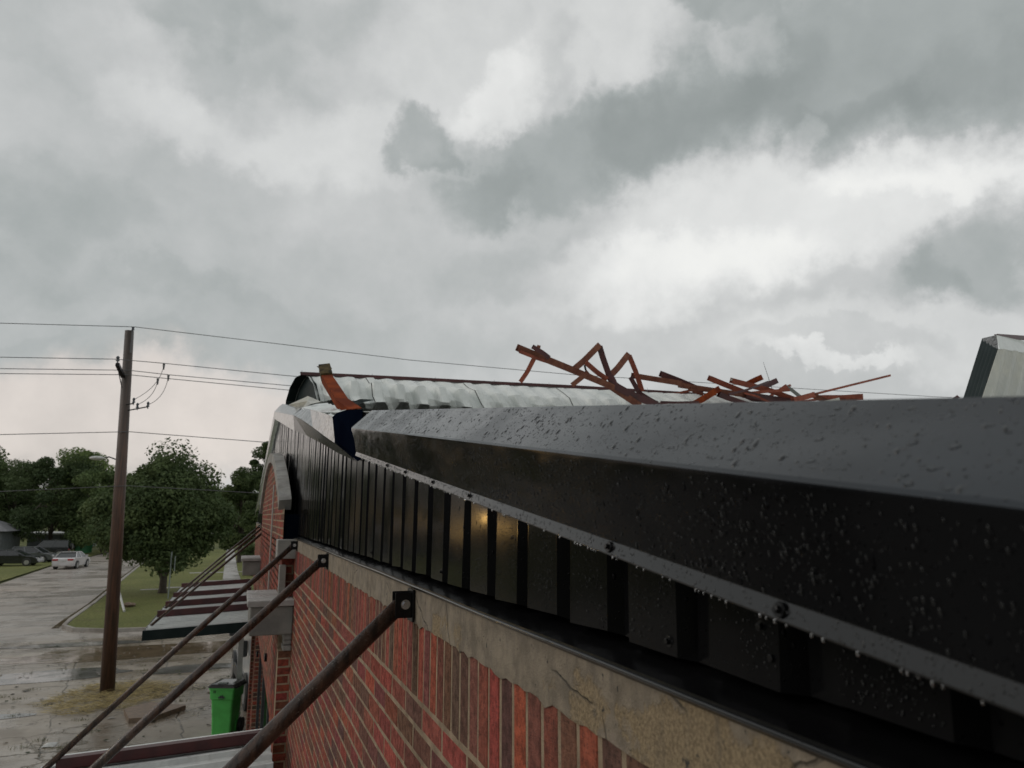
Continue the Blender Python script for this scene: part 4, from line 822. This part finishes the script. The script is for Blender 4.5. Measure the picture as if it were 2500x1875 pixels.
# ------------------------------------------------------------------ small things on the lot
def bin_():
    B0 = onZ(548, 1792); t = thing('wheeled_bin', B0, 'green plastic wheeled bin with wet black lid, standing by the brick pier', 'bin', rz=math.radians(-22)); t.scale = (.86, .86, .98)
    def rr(w_, d_, z, n=4, r=.05):
        pts = []
        for cx_, cy_, a0 in ((w_ / 2 - r, d_ / 2 - r, 0), (-w_ / 2 + r, d_ / 2 - r, 90), (-w_ / 2 + r, -d_ / 2 + r, 180), (w_ / 2 - r, -d_ / 2 + r, 270)):
            for k in range(n): a = math.radians(a0 + 90 * k / (n - 1)); pts.append((cx_ + r * math.cos(a), cy_ + r * math.sin(a), z))
        return pts
    m = MB(); R_ = [rr(.48, .50, .02), rr(.50, .54, .35), rr(.54, .62, .76), rr(.60, .68, .78), rr(.62, .70, .98), rr(.66, .74, .985), rr(.66, .74, 1.02)]
    v = [p for r in R_ for p in r]; n = 16; fs = [(i * n + k, i * n + (k + 1) % n, (i + 1) * n + (k + 1) % n, (i + 1) * n + k) for i in range(len(R_) - 1) for k in range(n)] + [tuple(range(n))[::-1], tuple(range(n * (len(R_) - 1), n * len(R_)))]
    m.add(v, fs); body = build('body', m, 'bingreen', t, local=True)
    m = MB(); R_ = [rr(.69, .77, 1.022), rr(.69, .77, 1.05), rr(.60, .68, 1.09), rr(.40, .48, 1.10)]; v = [p for r in R_ for p in r]
    m.add(v, [(i * n + k, i * n + (k + 1) % n, (i + 1) * n + (k + 1) % n, (i + 1) * n + k) for i in range(len(R_) - 1) for k in range(n)] + [tuple(range(n))[::-1], tuple(range(n * 3, n * 4))]); lid = build('lid', m, 'binlid', t, local=True)
    m = MB(); m.box((-.12, -.30, 1.095), (.10, -.18, 1.115)); build('lid_grip', m, 'signgrey', lid, local=True)
    m = MB(); m.tube([(.345, -.3, 1.02), (.345, .36, 1.02)], .022, 8); m.tube([(-.3, .40, 1.03), (.3, .40, 1.03)], .02, 8); build('handle', m, 'darkplastic', t, local=True)
    for s in (1, -1):
        m = MB(); m.tube([(s * .26, .26, .15), (s * .34, .26, .15)], .15, 20); wh = build('wheel', m, 'blackrub', t, local=True); m = MB(); m.tube([(s * .342, .26, .15), (s * .35, .26, .15)], .07, 12); build('hub', m, 'darkplastic', wh, local=True)
    m = MB(); m.tube([(.24, .05, .0 + .04), (.262, .02, .22), (.262, .12, .36), (.262, .28, .38)], .012, 6); build('axle_rib', m, 'bingreen', t, local=True)
    # dark badge with crown-like top and two slots near the rim
    m = MB(); y = -.362
    m.prism([(-.07, y, .81), (.09, y, .81), (.09, y, .84), (.05, y, .85), (.03, y, .885), (.01, y, .855), (-.02, y, .87), (-.04, y, .845), (-.07, y, .84)], (0, .004, 0)); m.prism([(-.06, y, .785), (.08, y, .785), (.08, y, .795), (-.06, y, .795)], (0, .004, 0)); build('badge', m, 'darkplastic', body, local=True)
    m = MB(); m.box((-.20, -.361, .915), (-.185, -.345, .965)); m.box((-.165, -.361, .915), (-.15, -.345, .965)); build('slots', m, 'darkplastic', body, local=True)
bin_()
p = onZ(395, 1745); m = MB(); a = onZ(408, 1749); b = onZ(453, 1733); d = (b - a) / np.linalg.norm(b - a); n_ = V(-d[1], d[0], 0)
m.prism([a, b, b + n_ * 1.05, a + n_ * 1.15 - d * .1, a + n_ * .4 - d * .75, a - d * .5], (0, 0, .11)); tag(build('concrete_slab', m, 'board', loc=a), 'broken tan slab lying raised on the cracked concrete between the tie rods', 'slab')
p = onZ(118, 1822); m = MB(); m.add([p + V(-.11, -.1, .02), p + V(.12, -.12, .01), p + V(.16, .06, .05), p + V(-.06, .14, .03), p + V(.02, 0, .07)], [(0, 1, 4), (1, 2, 4), (2, 3, 4), (3, 0, 4)]); tag(build('paper_scrap', m, 'pvc', loc=p, solid=.004), 'crumpled white scrap lying on the concrete near the nearest canopy', 'litter')
a = onZ(289, 1472, G + .11); b = onZ(303, 1494, G + .11); m = MB(); m.tube([a + V(0, 0, .55), b + V(0, 0, .04)], .055, 10); tag(build('white_pipe', m, 'pvc', loc=b), 'white plastic pipe lying tilted on the lawn just right of the pole', 'pipe')
p = onZ(312, 1482, G + .11); m = MB(); m.ball(p + V(0, 0, .12), .22, 8, sz=.6); m.ball(p + V(.2, .1, .1), .16, 8, sz=.6); tag(build('brush_clump', m, 'board', loc=p), 'small brown clump of debris on the lawn beside the white pipe', 'debris')
p = onZ(410, 1462, G + .11); sp_ = thing('sign_post', p, 'slim grey sign post seen edge-on in front of the big tree', 'sign'); m = MB(); m.tube([p, p + V(.02, 0, 2.5)], .035, 8); build('post', m, 'signgrey', sp_)
m = MB(); m.box(p + V(.0, -.28, 1.75), p + V(.03, .30, 2.55)); m.box(p + V(.2, -.2, 1.5), p + V(.23, .2, 2.3)); build('sign_plate', m, 'signgrey', sp_)
# leaning white downpipe
a = onY(581, 1735, 18.7); a[2] = G; b = onY(592, 1500, 18.7); m = MB(); m.box((-.055, -.04, 0), (.055, .04, 1)); 
dp = MB(); dp.sweep([(-.055, -.04), (.055, -.04), (.055, .04), (-.055, .04)], [a + V(0, 0, .02), a * .5 + b * .5, b], (1, 0, 0)); tag(build('downpipe', dp, 'pvc', loc=a), 'white downpipe leaning in front of the white van', 'downpipe')

# ------------------------------------------------------------------ vehicles
def vehicle(name, loc, rz, label, prof, roofp, Lh, Wd, paint, wheels, kind='sedan', wr=.33, group='parked vehicles', cat='car'):
    """x forward, built in its own frame; prof = body side outline, roofp = glasshouse outline"""
    t = thing(name, loc, label, cat, group, rz)
    hw = Wd / 2
    def loft(outline, ws, mat, nm, par, zin=None):
        m = MB(); n = len(outline)
        L_ = [[(x, s * wf(x, z), z) for x, z in outline] for s, wf in ((-1, ws), (1, ws))]
        m.add(L_[0] + L_[1], [tuple(range(n)), tuple(range(n, 2 * n))[::-1]] + [(i, (i + 1) % n, n + (i + 1) % n, n + i)[::-1] for i in range(n)])
        return build(nm, m, mat, par, local=True, bevel=.04)
    zb = max(z for x, z in prof)
    body = loft(prof, lambda x, z: hw * (1 - .10 * max(0, abs(x) / (Lh / 2) - .75) * 4 * .5) - (.03 if z < .4 else 0), paint, 'body', t)
    rt = max(z for x, z in roofp); rb = min(z for x, z in roofp)
    loft(roofp, lambda x, z: hw * .93 - .20 * (z - rb) / (rt - rb), 'glass', 'window', t)
    rtop = [(x, z) for x, z in roofp if z > rt - .10]; x0 = min(x for x, z in rtop); x1 = max(x for x, z in rtop)
    m = MB(); m.box((x0 - .05, -(hw * .93 - .19), rt - .03), (x1 + .05, hw * .93 - .19, rt + .03)); build('roof', m, paint, t, local=True, bevel=.025)
    for s in (-1, 1):      # pillars as painted bars
        def pil(p0, p1, w_=.07):
            m = MB(); o0 = s * (hw * .93 + .005); o1 = s * (hw * .93 - .195); m.sweep([(-w_ / 2, -.015), (w_ / 2, -.015), (w_ / 2, .015), (-w_ / 2, .015)], [(p0[0], o0, p0[1]), (p1[0], o1, p1[1])], (1, 0, 0)); build('pillar', m, paint, t, local=True)
        lowp = [p for p in roofp if p[1] < rb + .1]; xa, xb = min(p[0] for p in lowp), max(p[0] for p in lowp)
        pil((xa + .03, rb), (x0, rt)); pil((xb - .03, rb), (x1, rt)); pil(((xa + xb) / 2, rb), ((x0 + x1) / 2, rt), .09)
        m = MB(); m.box((xb - .45, s * hw - .02, rb + .02), (xb - .28, s * (hw + .16) if s > 0 else s * (hw + .16), rb + .16)) if s > 0 else m.box((xb - .45, s * (hw + .16), rb + .02), (xb - .28, s * hw + .02, rb + .16)); build('mirror', m, paint if kind != 'van' else 'darkplastic', t, local=True, bevel=.02)
        for wx in wheels:
            m = MB(); m.tube([(wx, s * (hw - .22), wr), (wx, s * (hw + .01), wr)], wr, 22); wh = build('wheel', m, 'blackrub', t, local=True)
            m = MB(); m.tube([(wx, s * (hw + .01), wr), (wx, s * (hw + .02), wr)], wr * .66, 16)
            build('rim', m, 'alloy', wh, local=True)
            m = MB(); m.tube([(wx, s * (hw - .05), wr + .03), (wx, s * (hw + .006), wr + .03)], wr * 1.16, 20, caps=True) ; build('wheel_arch', m, 'darkplastic', t, local=True)
        xf, xr = max(p[0] for p in prof), min(p[0] for p in prof)
        m = MB(); m.box((xf - .22, s * hw * .62 - .17, .60), (xf - .03, s * hw * .62 + .2 * 1, .74)); build('headlight', m, 'lampclear', t, local=True, bevel=.03)
        m = MB(); m.box((xr - .012, s * hw * .66 - .22, .76), (xr + .15, s * hw * .66 + .24, .92)); build('tail_light', m, 'red', t, local=True, bevel=.03)
    xr = min(p[0] for p in prof)
    m = MB(); m.box((xr - .015, -.26, .66), (xr + .02, .26, .80)); build('number_plate', m, 'lampclear', t, local=True)
    m = MB(); m.box((xr - .03, -hw * .85, .32), (xr + .1, hw * .85, .50)); m.box((xf - .1, -hw * .85, .28), (xf + .03, hw * .85, .46)); build('bumper', m, paint if kind != 'van' else 'darkplastic', t, local=True, bevel=.03)
    return t
SED = ([(-2.25, .25), (-2.3, .55), (-2.26, .92), (-1.9, 1.0), (-1.2, 1.0), (.9, .98), (1.9, .84), (2.25, .66), (2.3, .4), (2.2, .22)], [(-1.75, .97), (-1.0, 1.40), (-.6, 1.45), (.15, 1.44), (1.15, .96)])
s0 = onZ(160, 1390); HD = math.radians(90 + 4)
vehicle('parked_car', (s0[0] + .05, s0[1] + 2.0, G), math.radians(83), 'silver sedan with red tail lamps seen from behind, parked on the street edge', *SED, 4.6, 1.85, 'silver', (-1.35, 1.4))
vehicle('parked_car', (-19.9, 83.0, G + .05), math.radians(-5), 'black sedan in side view with pale alloy wheels, nearest on the driveway at left', *SED, 4.6, 1.82, 'carblack', (-1.35, 1.4))
HAT = ([(-2.1, .25), (-2.15, .9), (-2.0, 1.02), (.9, 1.0), (1.8, .86), (2.15, .62), (2.1, .25)], [(-1.95, 1.0), (-1.5, 1.45), (-.6, 1.53), (.3, 1.48), (1.2, .98)])
vehicle('parked_car', (-19.6, 88.5, G + .05), math.radians(-8), 'dark grey hatchback with pale bonnet, just behind the black sedan', *HAT, 4.3, 1.8, 'cargrey', (-1.3, 1.3))
SUV = ([(-2.3, .4), (-2.35, 1.1), (.9, 1.15), (2.2, 1.05), (2.35, .7), (2.3, .4)], [(-2.28, 1.1), (-2.2, 1.85), (.2, 1.88), (1.0, 1.12)])
sv_ = vehicle('parked_car', (-20.6, 99.0, G + .05), math.radians(180), 'tall dark off-roader with pale-framed windows and spare wheel, behind the other dark cars', *SUV, 4.7, 1.9, 'carblack', (-1.45, 1.5), wr=.4)
m = MB(); m.tube([(-2.38, 0, 1.15), (-2.58, 0, 1.15)], .38, 18); sw = build('spare_wheel', m, 'blackrub', sv_, local=True); m = MB(); m.tube([(-2.58, 0, 1.15), (-2.60, 0, 1.15)], .25, 14); build('rim', m, 'alloy', sw, local=True)
fz = terr(0, 205)
vehicle('parked_car', (-1.4, 205, fz), math.radians(180), 'tiny white car on the far grass at the tree line', *SUV, 4.7, 1.9, 'vanwhite', (-1.45, 1.5), wr=.4)
fc = vehicle('parked_car', (-7.9, 185, terr(0, 185)), math.radians(-80), 'far car facing us with glowing yellow headlights beside the big tree', *SED, 4.6, 1.82, 'carblack', (-1.35, 1.4), group='parked vehicles')
for s in (.62, -.1): m = MB(); m.ball((2.36, s, .72), .26, 8); build('headlight', m, 'glow', fc, local=True)
VAN = ([(-2.4, .35), (-2.45, 1.3), (2.0, 1.3), (2.75, 1.15), (2.95, .8), (2.9, .35)], [(-2.43, 1.28), (-2.35, 2.25), (-2.2, 2.45), (1.0, 2.45), (1.4, 2.3), (2.1, 1.26)])
vl = (1.2, 21.6, G)
vn = vehicle('parked_van', vl, math.radians(95), 'white van with black mirror and dark lower cladding, half hidden behind the entrance piers', *VAN, 5.4, 2.0, 'vanwhite', (-1.5, 1.9), kind='van', wr=.38, cat='van')
m = MB(); m.box((-2.43, -.99, 1.28), (.6, .99, 2.44)); build('cargo_body', m, 'vanwhite', vn, local=True, bevel=.06)
mp = onY(602, 1598, 18.9); m = MB(); m.box(mp + V(-.11, -.06, -.2), mp + V(.11, .06, .2)); build('wing_mirror', m, 'darkplastic', vn, local=True) if False else None
m = MB(); m.box((-1.66, 1.0, 1.24), (-1.54, 1.19, 1.62)); build('wing_mirror', m, 'darkplastic', vn, local=True, bevel=.03)
for s in (-1, 1): m = MB(); m.box((-1.0, s * 1.0 - .02, .35), (1.4, s * 1.0 + .02, .62)); build('cladding', m, 'darkplastic', vn, local=True, bevel=.01)

# green sheet and house
gp = onZ(203, 1352); m = MB(); m.grid([[gp + V(x, .25 * math.sin(x * 3) + t * .5, z + .15 * x) for x in np.linspace(-.9, .9, 12)] for t, z in ((0, 0), (.2, .8), (.45, 1.5))]); tag(build('tarp', m, 'tarp', loc=gp, solid=.02), 'bright green tarp hung at the street edge behind the silver sedan', 'tarp')
hs = thing('house', (-32, 100, G), 'small grey house with white window frame at the left edge among trees', 'house')
m = MB().box((-40, 100, G), (-25.4, 108, -1.6)); build('wall', m, 'siding', hs); m = MB(); m.add([(-41, 99.3, -1.65), (-24.7, 99.3, -1.65), (-27.5, 104, -.2), (-38, 104, -.2), (-41, 108.7, -1.65), (-24.7, 108.7, -1.65)], [(0, 1, 2, 3), (1, 5, 2), (5, 4, 3, 2), (4, 0, 3), (0, 4, 5, 1)]); build('roof', m, 'shingle', hs)
for x in (-26.1, -29.5):
    m = MB().box((x - .55, 99.9, -3.5), (x + .5, 99.98, -1.75)); f_ = build('window', m, 'trimwhite', hs); m = MB().box((x - .38, 99.86, -3.3), (x + .33, 99.9, -1.95)); build('pane', m, 'glass', f_)
h2 = thing('house', (-26, 128, G), 'low pale carport house behind the dark off-roader, mostly under trees', 'house')
m = MB().box((-29, 127, G), (-21, 133, -2.6)); build('wall', m, 'siding', h2); m = MB(); m.prism([(-29.6, 126, -2.6), (-20.4, 126, -2.6), (-20.4, 134, -2.5), (-29.6, 134, -2.5)], (0, 0, .22)); build('roof', m, 'trimwhite', h2)

# ------------------------------------------------------------------ trees
def tree(loc, H_, R_, label, n=6000, leaf=.22, col=((.035, .062, .028), (.075, .11, .045)), trunk=.2, crown_lo=.28, seed=0, clumps=46, group='trees', flat=1.0, squash=1.0, wide=0.0):
    r = np.random.default_rng(seed); x0, y0, z0 = loc
    t = thing('tree', loc, label, 'tree', group)
    cz = z0 + H_ * (crown_lo + 1) / 2; rz = H_ * (1 - crown_lo) / 2
    m = MB(); th = H_ * .75; lean = r.uniform(-.03, .03, 2) * H_
    tp = V(x0 + lean[0], y0 + lean[1], z0 + th); m.tube([V(x0, y0, z0 - .2), V(x0, y0, z0 + .3), V(x0, y0, z0) * .5 + tp * .5, tp], [trunk * 1.5, trunk, trunk * .7, trunk * .2], 10)
    cl = []
    for i in range(clumps):
        for _ in range(30):
            d = r.normal(size=3); d /= np.linalg.norm(d); rad = r.uniform(.35, 1.0) ** .5
            if d[2] > -.75: break
        wob = 1 + .16 * math.sin(d[0] * 5 + seed) + .13 * math.sin(d[2] * 7 + seed * 2)
        wob *= 1 - wide * d[2]; p = V(x0 + d[0] * R_ * rad * .82 * wob, y0 + d[1] * R_ * rad * .82 * flat, cz + d[2] * rz * rad * .87 * min(wob, 1.15) * squash)
        s = R_ * r.uniform(.13, .34); cl.append((p, s))
        if i < 14: q = V(x0, y0, z0 + H_ * r.uniform(crown_lo, .6)); m.tube([q, (q + p) / 2 + V(0, 0, .1 * R_), p], [trunk * .38, trunk * .25, trunk * .08], 5)
    build('trunk', m, 'bark', t, smooth=True)
    ci = r.integers(0, clumps, n); P = np.array([c[0] for c in cl])[ci]; S = np.array([c[1] for c in cl])[ci]
    d = r.normal(size=(n, 3)); d /= np.linalg.norm(d, axis=1)[:, None]; rr_ = r.uniform(.25, 1.0, n) ** .45
    C = P + d * (S * rr_)[:, None] * np.array([1.15, 1.15, .8])
    nv = d * .8 + r.normal(size=(n, 3)) * .55 + np.array([0, 0, .35]); nv /= np.linalg.norm(nv, axis=1)[:, None]
    a = np.cross(nv, r.normal(size=(n, 3))); a /= np.linalg.norm(a, axis=1)[:, None]; b = np.cross(nv, a)
    ls = leaf * r.uniform(.6, 1.25, n)[:, None]
    vs = np.stack([C - a * ls * .5, C - b * ls * .32 + nv * ls * .06, C + a * ls * .55, C + b * ls * .32 + nv * ls * .06], 1).reshape(-1, 3) - np.array(loc)
    me = bpy.data.meshes.new('crown'); me.from_pydata(vs.tolist(), [], np.arange(4 * n).reshape(n, 4).tolist()); me.materials.append(MT['leaf'])
    tone = r.uniform(0, 1, clumps)[ci] * .6 + r.uniform(0, 1, n) * .4; c = np.array(col[0])[None] * (1 - tone[:, None]) + np.array(col[1])[None] * tone[:, None]
    ca = me.color_attributes.new('tint', 'FLOAT_COLOR', 'CORNER'); ca.data.foreach_set('color', np.repeat(np.concatenate([c, np.ones((n, 1))], 1), 4, 0).ravel())
    o = bpy.data.objects.new('crown', me); COL.objects.link(o); o.parent = t
    return t
DARK = ((.055, .085, .036), (.125, .165, .066)); MID = ((.075, .115, .048), (.155, .205, .08)); LITE = ((.095, .14, .05), (.20, .26, .095))
tb_ = onZ(403, 1448, G + .1)
tree((tb_[0] - .15, tb_[1], G + .1), 8.8, 4.0, 'big round dark green tree with a visible trunk on the corner lawn', 62000, .21, DARK, .22, .06, 1, 150, squash=1.0, wide=.16)
def ptree(px, ytop, Y, Rpx, label, n, col, lo=.1, seed=0, leaf=None, clumps=50):
    p = onY(px, 1261, Y); sc = Y / 1880; Ht = (1261 - ytop) * np.linalg.norm(p[:2]) / 1860; gz = terr(p[0], Y); R_ = Rpx * sc * 1.05
    tree((p[0], Y, gz), Ht - gz, R_ * 1.12, label, int(n * 2.6), (leaf * .8 if leaf else max(.25, Y * .0036)), col, .25, min(lo, .12) - .13, seed, clumps)
ptree(205, 1092, 112, 85, 'tall light green tree with loose top just left of the utility pole', 9000, LITE, .12, 21, .42)
ptree(35, 1120, 122, 80, 'dark tree at the left edge behind the parked cars', 9000, DARK, .12, 22, .38)
ptree(128, 1128, 108, 80, 'broad mid green tree behind the silver sedan, right of the left edge tree', 10000, ((.05, .078, .038), (.10, .135, .058)), .1, 23, .38)
ptree(262, 1130, 105, 60, 'mid green tree directly behind the utility pole', 8000, MID, .08, 24, .4)
ptree(330, 1150, 120, 70, 'tree behind the left side of the big round tree', 6000, MID, .05, 25)
ptree(-70, 1100, 125, 90, 'tree just past the left edge of the view', 5000, DARK, .08, 26)
ptree(645, 1068, 74, 52, 'tall dark tree rising behind the far end of the brick wall', 9000, DARK, .12, 27, .3)
ptree(590, 1135, 80, 50, 'lighter feathery tree left of the tall dark tree by the building', 8000, ((.05, .08, .03), (.11, .14, .055)), .18, 28, .3)
ptree(548, 1190, 150, 55, 'hazy tree across the far grass left of the white car', 5000, MID, .05, 29)
ptree(500, 1200, 230, 70, 'far tree line crown behind the big round tree', 4000, MID, .02, 30)
ptree(600, 1215, 235, 60, 'far tree behind the tiny white car', 5000, MID, .02, 31)
ptree(640, 1200, 225, 60, 'far tree right of the tiny white car', 4000, MID, .02, 32)
ptree(420, 1190, 240, 90, 'far tree hidden mostly behind the big round tree', 3000, MID, .02, 33)
ptree(626, 1300, 62, 26, 'small dark bushy tree low beside the building wall', 5000, DARK, .05, 34, .24)
ptree(10, 1180, 160, 90, 'distant tree behind the house at the left edge', 4000, MID, .02, 35)
ptree(150, 1190, 165, 90, 'distant tree behind the dark off-roader', 4000, MID, .02, 36)
ptree(270, 1190, 170, 80, 'distant tree at the end of the street', 4000, MID, .02, 37)

wl = V(-21.5, 55, G); l2 = thing('street_lamp', wl, 'lit amber lamp on a post beyond the left edge, glowing in the wet panels', 'street lamp')
m = MB(); m.tube([wl, wl + V(0, 0, 4.7)], [.11, .07], 10); build('lamp_post', m, 'pole', l2)
m = MB(); m.tube([wl + V(0, 0, 4.65), wl + V(.8, 0, 4.8), wl + V(1.2, 0, 4.75)], .03, 8); build('arm', m, 'wire', l2)
m = MB(); m.ball(wl + V(1.4, 0, 4.6), .36, 12, sz=.6); build('lamp_head', m, 'amber', l2, smooth=True)

for i, (x, y, h_) in enumerate([(-44, 92, 12), (-50, 74, 13), (-48, 58, 12), (-46, 44, 11), (-42, 30, 12), (-40, 16, 11), (-42, 2, 12), (-40, -14, 12)]):
    tree((x, y, G), h_, 6.8, 'dark leafy tree in the row beyond the lot, past the left edge', 2600, .55, DARK, .3, -.05, 60 + i, 40, group='tree row beyond the lot')
